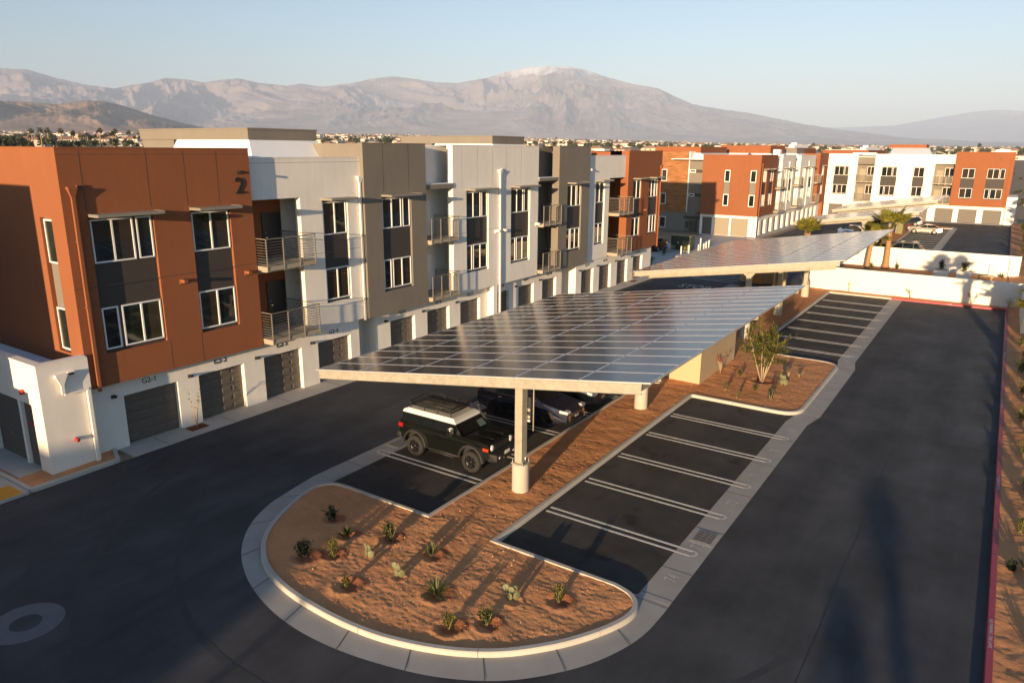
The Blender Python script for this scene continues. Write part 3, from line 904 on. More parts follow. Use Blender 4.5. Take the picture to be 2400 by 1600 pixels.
mb = MB(); gr = random.Random(3)
for i in range(5200):
    x = gr.uniform(-8.1, 0) if i < 2600 else gr.uniform(0, 24); y = gr.uniform(-4.7, 7.4) if i < 2600 else gr.uniform(-4.7, 2.8)
    if not in_poly(x, y, SOILP): continue
    s_ = gr.uniform(.008, .022) * (1.8 if gr.random() < .06 else 1); z = soil_z(x, y); a = gr.uniform(0, 6); c_, d_ = cos(a) * s_, sin(a) * s_
    p = [(x + c_, y + d_, z), (x - d_ * .7, y + c_ * .7, z), (x - c_, y - d_, z), (x + d_ * .7, y - c_ * .7, z), (x, y, z + s_ * gr.uniform(.6, 1.2))]
    m_ = M['stone'] if gr.random() < .22 else M['soil']
    for k in range(4): mb.poly([p[k], p[(k + 1) % 4], p[4]], m_)
mb.build('gravel', label='small stones and clods strewn over the desert soil', cat='gravel', kind='stuff')

# ---- bay markings and numbers
def u_mark(mb, x, y0, y1, mat, gap=.21, w=.09, z=.0095, zt=.0135):
    """double line, closed by a round end at y1"""
    s = 1 if y1 > y0 else -1
    r = gap / 2 + w / 2
    for k in (-1, 1):
        xa = x + k * (gap / 2 + w / 2)
        mb.box(xa - w / 2, xa + w / 2, min(y0, y1), max(y0, y1), z - .004, z, mat, skip='b')
    rows = [[], []]
    for i in range(13):
        a = pi * i / 12
        for q, rr in ((0, gap / 2), (1, gap / 2 + w)):
            rows[q].append((x + rr * cos(a), y1 + s * rr * sin(a), zt))
    mb.grid(rows if s > 0 else rows[::-1], mat, smooth=False)
def bay_line(x, y0, yg, y1):
    mb = MB()
    for k in (-1, 1):
        xa = x + k * .15
        mb.box(xa - .045, xa + .045, min(y0, yg), max(y0, yg), .004, .0085, M['paint'], skip='b')
    mb.build('bay_line', parent=bays)
    mb = MB(); u_mark(mb, x, yg, y1, M['paintfaint'], z=.0125)
    mb.build('bay_line_end', parent=gut)
for k in range(5): bay_line(.12 + 2.74 * k, 0.0, -4.52, -4.98)
for x in (26.4, 29.2, 32.0, 34.9, 37.8, 40.7, 43.5): bay_line(x, .0, -4.52, -4.98)
for x in (.45, 3.05, 6.05, 8.95, 11.8, 14.6, 17.4, 20.2): bay_line(x, 3.1, 7.48, 7.95)
for k in range(14): bay_line(78.2 + 2.72 * k, 0, -4.52, -4.98)
def bay_number(s, x, y, flip=False):
    mb = MB()
    rt = (-1, 0, 0) if flip else (1, 0, 0); up = (0, -1, 0) if flip else (0, 1, 0)
    add_text(mb, s, .52, (x, y, .0128), rt, up, M['paintfaint'], narrow=.78)
    mb.build('bay_number', parent=gut)
for i, s in enumerate(['74', '73', '72', '71', '70', '69']): bay_number(s, -1.55 + 2.74 * i + (0.1 if i != 1 else -.9 + .35), -5.0)
for i, s in enumerate(['66', '65', '64', '63', '62', '61', '60']): bay_number(s, 25.2 + 2.85 * i, -5.0)
bay_number('59', .72, 7.82, True)
# STOP and hatching on the drive
mb = MB(); add_text(mb, 'STOP', 2.3, (42.9, 10.6, .006), (0, -1, 0), (1, 0, 0), M['paint'], narrow=.5); mb.build('road_marking', parent=road)
mb = MB()
for x0, y0, x1, y1 in ((50.9, 13.0, 50.8, 8.6), (48.2, 14.2, 48.1, 8.3), (47.4, 12.4, 46.95, 8.4), (49.6, 13.4, 49.5, 8.4)):
    mb.poly([(x0 - .06, y0, .006), (x1 - .06, y1, .006), (x1 + .06, y1, .006), (x0 + .06, y0, .006)], M['paint'])
mb.build('road_marking', parent=road)
mb = MB()
for k in range(4):
    x = 71.5 + 2.9 * k; mb.box(x - .05, x + .05, 18.3, 20.9, .007, .010, M['paint'], skip='b')
mb.build('road_marking', parent=bays)

mb = MB()
for y, x0, x1 in ((-8.9, -30, 46), (12.0, -30, 44)):
    pts = [(x0 + (x1 - x0) * i / 40, y + .05 * noise.noise((i * .7, y, 0))) for i in range(41)]
    mb.grid([[(x, yy + .014, .0035) for x, yy in pts], [(x, yy - .014, .0035) for x, yy in pts]], M['seam'], smooth=False)
for cx, cy, R, a0, a1 in ((1.5, 1.6, 14.6, 1.9, 4.2), (1.5, 1.6, 16.3, 1.9, 4.1), (2.0, 1.5, 12.6, 2.3, 4.3)):
    pts = [(cx + R * cos(a0 + (a1 - a0) * i / 30), cy + R * .86 * sin(a0 + (a1 - a0) * i / 30)) for i in range(31)]
    off = [(cx + (R + .2) * cos(a0 + (a1 - a0) * i / 30), cy + (R + .2) * .86 * sin(a0 + (a1 - a0) * i / 30)) for i in range(31)]
    mb.grid([[(x, y, .003) for x, y in pts], [(x, y, .003) for x, y in off]], M['skid'], smooth=False)
mb.build('seam_and_tyre_track', parent=road)

# storm drain grates in the gutters
def grate(x0, x1, y0, y1, label):
    r = empty('storm_drain', ((x0 + x1) / 2, (y0 + y1) / 2, 0), label, 'drain grate', 'drain grates in the gutters')
    mb = MB()
    for a, b, c, d in ((x0 - .12, x1 + .12, y0 - .1, y0), (x0 - .12, x1 + .12, y1, y1 + .1), (x0 - .12, x0, y0, y1), (x1, x1 + .12, y0, y1)):
        mb.box(a, b, c, d, .002, .014, M['conc'], skip='b')
    mb.build('drain_rim', parent=r)
    mb = MB(); mb.box(x0, x1, y0, y1, .004, .010, M['black'], skip='b'); mb.build('drain_pit', parent=r)
    mb = MB(); n = 7
    for i in range(n + 1):
        x = x0 + (x1 - x0) * i / n
        mb.box(x - .017, x + .017, y0, y1, .010, .024, M['metal'], skip='b')
    for y in (y0 + (y1 - y0) * .33, y0 + (y1 - y0) * .66): mb.box(x0, x1, y - .008, y + .008, .010, .020, M['metal'], skip='b')
    mb.build('grate_bars', parent=r)
grate(.92, 1.58, -5.28, -4.72, 'steel storm drain grate in the gutter in front of bay 73')
grate(1.15, 1.85, 7.66, 8.2, 'shaded storm drain grate in the gutter behind the black off-road vehicle')
# ---------------------------------------------------------------- apartment buildings
def wall_holes(mb, fr, u0, u1, z0, z1, w, back, mat, holes=(), reveal=.13, top=True, bottom=True, left=True, right=True, lback=None):
    """front skin at w with openings (ua, ub, za, zb), reveals, side returns to depth back, top and soffit"""
    us = sorted({u0, u1} | {a for h in holes for a in h[:2]}); zs = sorted({z0, z1} | {a for h in holes for a in h[2:4]})
    us = [u for u in us if u0 <= u <= u1]; zs = [z for z in zs if z0 <= z <= z1]
    P = fr.p
    for a, b in zip(us[:-1], us[1:]):
        for c, d in zip(zs[:-1], zs[1:]):
            um, zm = (a + b) / 2, (c + d) / 2
            if any(h[0] < um < h[1] and h[2] < zm < h[3] for h in holes): continue
            mb.poly([P(a, w, c), P(b, w, c), P(b, w, d), P(a, w, d)], mat)
    for h in holes:
        a, b, c, d = h[:4]; r = w - (h[4] if len(h) > 4 else reveal)
        mb.poly([P(a, w, c), P(a, r, c), P(a, r, d), P(a, w, d)], mat)
        mb.poly([P(b, r, c), P(b, w, c), P(b, w, d), P(b, r, d)], mat)
        mb.poly([P(a, w, d), P(a, r, d), P(b, r, d), P(b, w, d)], mat)
        mb.poly([P(a, r, c), P(a, w, c), P(b, w, c), P(b, r, c)], mat)
    lb = back if lback is None else lback
    if left: mb.poly([P(u0, lb, z0), P(u0, w, z0), P(u0, w, z1), P(u0, lb, z1)], mat)
    if right: mb.poly([P(u1, w, z0), P(u1, back, z0), P(u1, back, z1), P(u1, w, z1)], mat)
    if top: mb.poly([P(u0, w, z1), P(u1, w, z1), P(u1, back, z1), P(u0, back, z1)], mat)
    if bottom: mb.poly([P(u0, back, z0), P(u1, back, z0), P(u1, w, z0), P(u0, w, z0)], mat)

def parapet_cap(mb, fr, u0, u1, w, z, mat, d=.34):
    mb.fbox(fr, u0 - .012, u1 + .012, w - d, w + .018, z, z + .05, mat)

PANES = ['glass', 'glassb', 'glass2', 'glass', 'glassb', 'glassc']
def window(root, fr, w, z0, z1, sashes, seed=0, t=.055, mats=None):
    """sashes: list of (u0, u1, mullion u or None); frame is the part, each pane a sub-part"""
    mb = MB()
    for (a, b, mu) in sashes:
        mb.fbox(fr, a, a + t, w, w + .06, z0, z1, M['frame']); mb.fbox(fr, b - t, b, w, w + .06, z0, z1, M['frame'])
        mb.fbox(fr, a + t, b - t, w, w + .06, z0, z0 + t, M['frame']); mb.fbox(fr, a + t, b - t, w, w + .06, z1 - t, z1, M['frame'])
        if mu: mb.fbox(fr, mu - t * .6, mu + t * .6, w, w + .065, z0 + t, z1 - t, M['frame'])
    f = mb.build('window', parent=root)
    r = random.Random(seed)
    k = 0
    for (a, b, mu) in sashes:
        for (c, d) in ([(a, mu), (mu, b)] if mu else [(a, b)]):
            p = MB(); P = fr.p
            g = M[mats[k % len(mats)]] if mats else M[r.choice(PANES)]
            p.poly([P(c + .03, w + .02, z0 + .03), P(d - .03, w + .02, z0 + .03), P(d - .03, w + .02, z1 - .03), P(c + .03, w + .02, z1 - .03)], g)
            p.build('pane', parent=f); k += 1

ZU = (7.47, 9.07); ZL = (4.19, 5.79)
def column(root, fr, w, u0, u1, kind, seed):
    """two windows one above the other with the dark spandrel between; returns the wall opening"""
    r = w - .13
    mb = MB(); P = fr.p
    mb.poly([P(u0 - .06, r, 4.06), P(u1 + .06, r, 4.06), P(u1 + .06, r, 9.16), P(u0 - .06, r, 9.16)], M['spandrel'])
    mb.build('spandrel', parent=root)
    L = u1 - u0
    if kind == 3:
        up = [(u0, u0 + L * .68, u0 + L * .335), (u0 + L * .735, u1, None)]
        lo = [(u0, u0 + L * .268, None), (u0 + L * .325, u1, u0 + L * .655)]
    else:
        up = lo = [(u0, u1, (u0 + u1) / 2)]
    window(root, fr, r + .004, ZU[0], ZU[1], up, seed)
    window(root, fr, r + .004, ZL[0], ZL[1], lo, seed + 1)
    return (u0 - .06, u1 + .06, 4.06, 9.16)

def awning(root, fr, w, u0, u1, z=9.2, d=.72):
    mb = MB()
    mb.fbox(fr, u0, u1, w, w + d, z + .045, z + .075, M['awning'])
    mb.fbox(fr, u0 - .02, u0, w, w + d, z - .02, z + .09, M['awning']); mb.fbox(fr, u1, u1 + .02, w, w + d, z - .02, z + .09, M['awning'])
    mb.fbox(fr, u0, u1, w + d, w + d + .02, z - .02, z + .09, M['awning'])
    for k in range(1, 4):
        u = u0 + (u1 - u0) * k / 4; mb.fbox(fr, u - .015, u + .015, w, w + d, z - .015, z + .045, M['awning'])
    mb.build('window_awning', parent=root)

def balcony(root, fr, u0, u1, wb, wf, zs, left=True, right=True, detail=True):
    """zs: underside of the slab; floor slab, railing"""
    mb = MB()
    mb.fbox(fr, u0, u1, wb, wf, zs + .14, zs + .25, M['slab'])
    n = 4
    for k in range(n):
        u = u0 + .02 + (u1 - u0 - .24) * k / (n - 1)
        mb.fbox(fr, u, u + .2, wb, wf - .06, zs, zs + .14, M['slab'])
    mb.fbox(fr, u0, u1, wf - .06, wf + .01, zs + .06, zs + .14, M['slab'])
    mb.build('balcony_slab', parent=root)
    mb = MB(); zt = zs + 1.45; zb = zs + .2
    P = fr.p
    def bar(a, b, r): mb.tube([a, b], r, M['rail'], n=6, smooth=False)
    pu = [u0 + .03 + (u1 - u0 - .06) * k / 3 for k in range(4)]
    for u in pu: mb.fbox(fr, u - .022, u + .022, wf - .02, wf + .024, zs + .02, zt, M['rail'])
    bars = [zb + .14 + k * .122 for k in range(9)]
    for z in bars: bar(P(u0 + .03, wf - .03, z), P(u1 - .03, wf - .03, z), .012)
    mb.fbox(fr, u0, u1, wf - .035, wf + .03, zt, zt + .04, M['rail'])
    for on, u in ((left, u0 + .03), (right, u1 - .03)):
        if not on: continue
        mb.fbox(fr, u - .022, u + .022, wb, wb + .04, zb, zt, M['rail'])
        mb.fbox(fr, u - .03, u + .03, wb, wf - .035, zt, zt + .04, M['rail'])
        for z in bars: bar(P(u, wb, z), P(u, wf - .03, z), .012)
    mb.build('railing', parent=root)

def entry_door(root, fr, w, u, z, width=.92, h=2.1, mat='door2'):
    mb = MB(); t = .07
    mb.fbox(fr, u - t, u, w, w + .05, z, z + h + t, M[mat]); mb.fbox(fr, u + width, u + width + t, w, w + .05, z, z + h + t, M[mat])
    mb.fbox(fr, u, u + width, w, w + .05, z + h, z + h + t, M[mat]); mb.fbox(fr, u, u + width, w, w + .03, z, z + h, M[mat])
    d = mb.build('door', parent=root)
    mb = MB()
    for zz in (1.0, 1.22):
        mb.lathe(fr.p(u + .09, w + .05, z + zz), [(.001, -.03), (.032, -.03), (.032, .03), (.001, .03)], M['chrome'], n=10)
    mb.fbox(fr, u + .09, u + .2, w + .07, w + .09, z + .99, z + 1.015, M['chrome'])
    mb.build('handle', parent=d)

def garage_door(root, fr, u0, u1, w, z0=.03, z1=2.12, n=5):
    """sectional door: raised panels and grooves"""
    mb = MB(); h = (z1 - z0) / n
    for k in range(n):
        a = z0 + k * h
        mb.fbox(fr, u0 + .01, u1 - .01, w - .06, w, a + .006, a + h - .006, M['door'])
        nn = 4; L = (u1 - u0) / nn
        for j in range(nn):
            for zz in (0,):
                ua, ub, za, zb = u0 + j * L + .06, u0 + (j + 1) * L - .06, a + .09, a + h - .09
                P = fr.p
                # framed field: four bevelled strips
                i = .035; e = .022
                o = [P(ua, w + .001, za), P(ub, w + .001, za), P(ub, w + .001, zb), P(ua, w + .001, zb)]
                q = [P(ua + i, w + e, za + i), P(ub - i, w + e, za + i), P(ub - i, w + e, zb - i), P(ua + i, w + e, zb - i)]
                for x in range(4): mb.poly([o[x], o[(x + 1) % 4], q[(x + 1) % 4], q[x]], M['door'])
                mb.poly(q, M['door'])
    mb.fbox(fr, u0, u1, w - .08, w - .062, z0 - .05, z1, M['black'])
    mb.build('garage_door', parent=root)

def downpipe(root, fr, u, w, ztop, zbot, mat, r=.055):
    mb = MB(); P = fr.p
    mb.fbox(fr, u - .16, u + .16, w, w + .2, ztop - .02, ztop + .07, mat)
    # funnel
    a = [P(u - .15, w + .02, ztop - .02), P(u + .15, w + .02, ztop - .02), P(u + .15, w + .19, ztop - .02), P(u - .15, w + .19, ztop - .02)]
    b = [P(u - .06, w + .04, ztop - .3), P(u + .06, w + .04, ztop - .3), P(u + .06, w + .14, ztop - .3), P(u - .06, w + .14, ztop - .3)]
    mb.hexa(b[::-1] + a[::-1], mat)
    mb.fbox(fr, u - .055, u + .055, w + .035, w + .145, zbot, ztop - .3, mat)
    k = zbot + .8
    while k < ztop - .6: mb.fbox(fr, u - .075, u + .075, w, w + .15, k, k + .04, mat); k += 2.4
    mb.fbox(fr, u + .2, u + .46, w - .02, w + .06, ztop + .0, ztop + .12, mat)
    mb.fbox(fr, u + .23, u + .43, w + .055, w + .064, ztop + .02, ztop + .1, M['black'])
    mb.build('downpipe', parent=root)

def wall_lamp(root, fr, u, w, z, mat='black', s=1.0):
    mb = MB()
    mb.fbox(fr, u - .07 * s, u + .07 * s, w, w + .05, z - .07 * s, z + .07 * s, M[mat])
    mb.fbox(fr, u - .06 * s, u + .06 * s, w + .05, w + .22 * s, z - .02 * s, z + .07 * s, M[mat])
    mb.build('wall_lamp', parent=root)

def joint_v(mb, fr, u, w, z0, z1): mb.fbox(fr, u - .012, u + .012, w - .004, w + .002, z0, z1, M['spandrel'])

FR2 = Frame((0, 16.5, 0), (1, 0, 0), (0, -1, 0))
ZB = 2.83
def building_two():
    root = empty('apartment_building', (20.8, 16.5, 0), 'long orange, white and taupe apartment building numbered 2 above its garage doors', 'apartment building', 'apartment buildings of the estate')
    fr = FR2; B = -14.0
    # --- upper volumes
    o = MB()
    h = [column(root, fr, .3, -5.44, -3.10, 3, 11), column(root, fr, .3, -1.39, .34, 2, 14)]
    wall_holes(o, fr, -6.33, 1.55, ZB, 11.57, .3, B, M['orange'], h, left=False)
    parapet_cap(o, fr, -6.33, 1.55, .3, 11.57, M['orange'])
    for u in (-5.53, -3.08, -1.52, -.05): joint_v(o, fr, u, .3, 9.4, 11.5)
    for u in (-2.9, -1.5): joint_v(o, fr, u, .3, 2.85, 4.1)
    o.fbox(fr, -6.33, 1.55, .298, .3015, 11.36, 11.375, M['spandrel'])
    o.fbox(fr, -6.33, 1.55, .298, .302, 6.63, 6.65, M['spandrel'])
    # side face with its slot windows
    fs = Frame((-6.33, 16.2, 0), (0, -1, 0), (-1, 0, 0))                # u runs towards the front edge (negative inwards)
    wall_holes(o, fs, -14.3, 0, ZB, 11.57, 0, -.4, M['orange'], [(-1.77, -.92, 4.12, 9.14)], left=False, right=False, reveal=.16)
    parapet_cap(o, fs, -14.3, -.36, 0, 11.57, M['orange'])
    o.build('orange_wall', parent=root)
    sp = MB(); P = fs.p; sp.poly([P(-1.77, -.16, 4.12), P(-.92, -.16, 4.12), P(-.92, -.16, 9.14), P(-1.77, -.16, 9.14)], M['taupe']); sp.build('spandrel', parent=root)
    window(root, fs, -.155, ZU[0], ZU[1], [(-1.75, -.94, None)], 3, mats=['glass2']); window(root, fs, -.155, ZL[0], ZL[1], [(-1.75, -.94, None)], 4, mats=['glass2'])
    w_ = MB()
    h = [column(root, fr, 0, 5.87, 7.43, 2, 21)]
    wall_holes(w_, fr, 1.55, 8.45, 9.38, 11.18, 0, B, M['white'], [], left=False)
    wall_holes(w_, fr, 4.45, 8.45, ZB, 9.38, 0, -1.6, M['white'], h, top=False, right=False, lback=-.36)
    w_.fbox(fr, 4.45, 4.6, -.37, -.35, ZB, 9.38, M['white'])
    parapet_cap(w_, fr, 1.56, 8.44, 0, 11.18, M['white'])
    w_.fbox(fr, 4.5, 5.6, -1.72, -1.48, ZB, 9.38, M['white']); w_.fbox(fr, 5.6, 5.75, -1.72, -.2, ZB, 9.38, M['white'])
    w_.fbox(fr, 1.56, 5.6, -1.47, -.37, 6.02, 6.26, M['white'])
    w_.fbox(fr, 4.46, 8.44, -.004, .0015, 6.62, 6.634, M['joint']); w_.fbox(fr, 1.57, 8.44, -.004, .0015, 10.98, 10.992, M['joint'])
    w_.build('white_wall', parent=root)
    r = MB(); r.fbox(fr, 1.55, 4.5, -1.8, -1.5, ZB, 9.38, M['orange']); r.build('recess_wall', parent=root)
    for z in (3.18, 6.48): entry_door(root, fr, -1.49, 3.4, z)
    for z0 in (2.92, 6.27): balcony(root, fr, 1.58, 4.42, -1.45, .95, z0)
    # slot window in the return of the orange block towards the balcony
    fo = Frame((1.55, 16.5, 0), (0, 1, 0), (1, 0, 0))
    window(root, fo, .002, 6.9, 9.0, [(.15, .95, None)], 5); window(root, fo, .002, 3.6, 5.7, [(.15, .95, None)], 6)
    t = MB(); h = [column(root, fr, .25, 9.8, 12.0, 3, 31)]
    wall_holes(t, fr, 8.45, 13.35, ZB, 11.88, .25, B, M['taupe'], h)
    parapet_cap(t, fr, 8.45, 13.35, .25, 11.88, M['taupe'])
    for u in (9.9, 11.9): joint_v(t, fr, u, .25, 9.4, 11.85)
    t.build('taupe_wall', parent=root); t2 = MB()
    h = [column(root, fr, .25, 29.75, 31.85, 3, 33)]
    wall_holes(t2, fr, 28.4, 33.2, ZB, 11.88, .25, B, M['taupe'], h, lback=-.34)
    parapet_cap(t2, fr, 28.4, 33.2, .25, 11.88, M['taupe'])
    t2.fbox(fr, 25.75, 29.5, -1.5, -1.3, ZB, 9.62, M['taupe']); t2.fbox(fr, 29.5, 29.6, -1.5, -.2, ZB, 11.5, M['taupe'])
    t2.fbox(fr, 25.75, 29.5, -1.2, -1.05, 9.62, 11.86, M['taupe'])
    t2.poly([fr.p(28.4, B, 11.2), fr.p(28.4, -1.2, 11.2), fr.p(28.4, -1.2, 11.88), fr.p(28.4, B, 11.88)], M['taupe'])
    t2.build('taupe_wall', parent=root)
    b = MB(); h = [column(root, fr, .1, 17.38, 19.62, 3, 41), column(root, fr, .1, 22.34, 24.62, 3, 43)]
    wall_holes(b, fr, 16.0, 25.75, ZB, 11.84, .1, B, M['white'], h, lback=-.34)
    parapet_cap(b, fr, 16.0, 25.75, .1, 11.84, M['white'])
    b.fbox(fr, 16.0, 25.75, .096, .1015, 6.62, 6.634, M['joint'])
    for u in (16.9, 18.5, 20.1, 21.7, 23.5): b.fbox(fr, u - .006, u + .006, .096, .1015, 9.4, 11.8, M['joint'])
    b.fbox(fr, 13.35, 17.2, -1.5, -1.3, ZB, 9.62, M['white']); b.fbox(fr, 17.2, 17.3, -1.5, -.3, ZB, 11.6, M['white'])
    b.fbox(fr, 13.35, 17.2, -1.2, -1.05, 9.62, 11.83, M['white'])
    b.poly([fr.p(16.0, B, 11.3), fr.p(16.0, -1.2, 11.3), fr.p(16.0, -1.2, 11.84), fr.p(16.0, B, 11.84)], M['white'])
    b.build('white_wall', parent=root)
    # little hoods over the middle balconies
    k = MB(); k.fbox(fr, 13.36, 15.99, -1.4, .16, 9.40, 9.66, M['taupe']); k.fbox(fr, 13.36, 15.99, -1.04, .14, 9.66, 9.69, M['roofwhite']); k.build('balcony_hood', parent=root)
    k = MB(); k.fbox(fr, 25.76, 28.39, -1.4, .2, 9.48, 9.7, M['taupe']); k.fbox(fr, 25.76, 28.39, -1.04, .18, 9.7, 9.73, M['roofwhite']); k.build('balcony_hood', parent=root)
    for z in (3.18, 6.48):
        entry_door(root, fr, -1.295, 14.55, z, mat='frame'); entry_door(root, fr, -1.295, 26.4, z)
    for z0 in (2.92, 6.27):
        balcony(root, fr, 13.4, 15.95, -1.3, .55, z0, left=False); balcony(root, fr, 25.8, 28.35, -1.3, .55, z0, left=False)
        balcony(root, fr, 37.3, 40.15, -1.45, .95, z0)
    # right end: white block, recess, orange block
    w2 = MB(); h = [column(root, fr, 0, 34.84, 36.36, 2, 51)]
    wall_holes(w2, fr, 33.2, 40.2, 9.38, 11.18, 0, B, M['white'], [], left=False, right=False)
    wall_holes(w2, fr, 33.2, 37.25, ZB, 9.38, 0, -1.6, M['white'], h, top=False, left=False)
    parapet_cap(w2, fr, 33.21, 40.19, 0, 11.18, M['white'])
    w2.build('white_wall', parent=root)
    r = MB(); r.fbox(fr, 37.25, 40.2, -1.8, -1.5, ZB, 9.38, M['orange']); r.build('recess_wall', parent=root)
    for z in (3.18, 6.48): entry_door(root, fr, -1.49, 38.2, z)
    o = MB(); h = [column(root, fr, .3, 41.36, 43.02, 2, 61), column(root, fr, .3, 44.85, 46.85, 3, 63)]
    wall_holes(o, fr, 40.2, 47.55, ZB, 11.57, .3, B, M['orange'], h, lback=-.4)
    o.fbox(fr, 40.2, 41.2, -1.8, -1.5, ZB, 9.38, M['orange']); o.fbox(fr, 41.2, 41.3, -1.8, -.2, ZB, 9.38, M['orange'])
    o.fbox(fr, 40.2, 40.3, -14, -1.5, 9.38, 11.5, M['orange'])
    parapet_cap(o, fr, 40.2, 47.55, .3, 11.57, M['orange'])
    o.build('orange_wall', parent=root)
    # awnings
    for w, a, c in ((.3, -5.5, -2.98), (.3, -1.46, .5), (0, 5.8, 7.55), (.25, 9.72, 12.2), (.1, 17.3, 19.85), (.1, 22.26, 24.9), (.25, 29.7, 32.0), (0, 34.78, 36.6), (.3, 41.3, 43.2), (.3, 44.8, 47.0)):
        awning(root, fr, w, a, c)
    # downpipes
    downpipe(root, fr, -5.98, .3, 10.2, 2.72, M['orange']); downpipe(root, fr, 8.3, .0, 10.2, 2.75, M['white'])
    downpipe(root, fr, 20.87, .1, 10.3, .05, M['white']); downpipe(root, fr, 47.2, .3, 10.2, 2.72, M['orange']); downpipe(root, fr, 33.42, .0, 10.2, 2.75, M['white'])
    # ground floor walls with the garage openings
    g = MB()
    DL = [(-4.88, -2.58), (-1.6, .7), (1.8, 4.05), (5.1, 7.35)]
    DM = [(10.75, 12.87), (14.0, 16.14), (17.27, 19.42)]
    DR = [(20.98, 22.9), (24.1, 26.16), (27.37, 29.44)]
    DE = [(32.95, 35.05), (36.12, 38.34), (39.58, 41.7), (42.9, 45.0)]
    hole = lambda D: [(a, b, .0, 2.13, .25) for a, b in D]
    wall_holes(g, fr, -6.33, 7.98, 0, ZB + .02, -.1, -1.5, M['white'], hole(DL), top=False, bottom=False, left=False)
    wall_holes(g, fr, 9.55, 20.3, 0, ZB + .02, -.42, -1.5, M['white'], hole(DM), top=False, bottom=False)
    wall_holes(g, fr, 20.3, 20.72, 0, ZB, .08, -1.5, M['white'], [], top=False, bottom=False)
    wall_holes(g, fr, 20.72, 30.3, 0, ZB + .02, -.42, -1.5, M['white'], hole(DR), top=False, bottom=False)
    wall_holes(g, fr, 32.0, 47.0, 0, ZB + .02, -.1, -1.5, M['white'], hole(DE), top=False, bottom=False)
    g.fbox(fr, 7.98, 9.55, -1.6, -1.4, 0, ZB, M['white']); g.fbox(fr, 30.3, 32.0, -1.6, -1.4, 0, ZB, M['white'])
    for a, c, w in ((-6.33, 7.98, -.1), (9.55, 20.3, -.42), (32.0, 47.0, -.1)): pass
    for D, w in ((DL, -.1), (DM, -.42), (DR, -.42), (DE, -.1)):      # sill band at the foot of each pier
        pass
    g.build('garage_wall', parent=root)
    for a, c in DL: garage_door(root, fr, a, c, -.33)
    for a, c in DM + DR: garage_door(root, fr, a, c, -.65)
    for a, c in DE: garage_door(root, fr, a, c, -.33)
    n = 1
    for D, w in ((DL, -.1), (DM, -.42), (DR, -.42), (DE, -.1)):
        for a, c in D:
            mb = MB(); add_text(mb, 'G2-%d' % n, .30, fr.p((a + c) / 2 - .05, w + .006, 2.52), (1, 0, 0), (0, 0, 1), M['sign'], thick=.012, narrow=1.05)
            mb.build('garage_number', parent=root)
            wall_lamp(root, fr, a - .42, w, 2.22); n += 1
    mb = MB(); add_text(mb, '2', .98, fr.p(.97, .306, 10.03), (1, 0, 0), (0, 0, 1), M['sign'], thick=.04, narrow=1.0); mb.build('building_number', parent=root)
    wall_lamp(root, fr, .98, .3, 10.62, 'black'); wall_lamp(root, fr, -2.14, .3, 6.35, 'orange', 1.4); wall_lamp(root, fr, .95, .3, 6.3, 'orange', 1.4)
    for u, z in ((16.35, 6.35), (20.5, 6.42), (21.3, 6.42), (25.5, 6.5)): wall_lamp(root, fr, u, .1, z, 'white', 1.5)
    wall_lamp(root, fr, 43.9, .3, 6.35, 'orange', 1.4); wall_lamp(root, fr, 33.5, 0, 10.1, 'white', 1.4)
    # low wing with the utility doors
    q = MB()
    wall_holes(q, Frame((0, 16.1, 0), (1, 0, 0), (0, -1, 0)), -8.05, -6.28, 0, 4.16, 0, -.4, M['white'], [], top=False, bottom=False, left=False, right=True)
    ws = Frame((-8.05, 16.1, 0), (0, -1, 0), (-1, 0, 0))
    wall_holes(q, ws, -12, 0, 0, 4.16, 0, -.4, M['white'], [(-1.66, -.78, .1, 2.62, .14), (-4.1, -1.86, .1, 2.62, .14)], left=False, right=False, top=False, bottom=False)
    q.box(-8.07, -6.34, 16.08, 16.4, 4.16, 4.21, M['white']); q.box(-8.07, -7.75, 16.4, 28, 4.16, 4.21, M['white'])
    q.box(-7.75, -6.34, 16.4, 28, 3.55, 3.6, M['roofwhite']); q.box(-8.03, -7.77, 16.42, 28, 3.5, 4.15, M['white'])
    q.box(-8.03, -6.35, 16.42, 16.7, 3.5, 4.1, M['white'])
    q.build('wing_wall', parent=root)
    for a, c in ((-1.62, -.82), (-2.98, -1.9), (-4.06, -2.98)):
        mb = MB(); mb.fbox(ws, a, c, -.14, -.10, .14, 2.6, M['door']); d = mb.build('utility_door', parent=root)
        mb = MB(); mb.fbox(ws, a + .06, a + .2, -.09, -.05, 1.08, 1.12, M['chrome']); mb.build('handle', parent=d)
    mb = MB(); mb.fbox(ws, -1.42, -1.05, -.10, -.094, 1.72, 1.84, M['red']); mb.build('warning_sign', parent=root)
    mb = MB(); mb.lathe(ws.p(-1.22, .06, 3.05), [(.001, .06), (.09, .06), (.1, 0), (.09, -.06), (.001, -.06)], M['red'], n=14, axis='x'); mb.build('alarm_bell', parent=root)
    f1 = Frame((0, 16.1, 0), (1, 0, 0), (0, -1, 0))
    mb = MB(); mb.lathe(f1.p(-7.1, .12, 1.18), [(.001, -.1), (.07, -.1), (.075, .05), (.05, .12), (.001, .12)], M['red'], n=14, axis='y')
    mb.tube([f1.p(-7.1, 0, 1.22), f1.p(-7.1, .1, 1.2)], .04, M['metal']); mb.build('fire_valve', parent=root)
    mb = MB()
    mb.fbox(f1, -7.5, -7.12, 0, .16, 3.62, 3.74, M['white']); mb.fbox(f1, -7.06, -6.82, 0, .1, 3.62, 3.76, M['white']); mb.fbox(f1, -7.03, -6.85, .1, .11, 3.65, 3.73, M['black'])
    P = f1.p
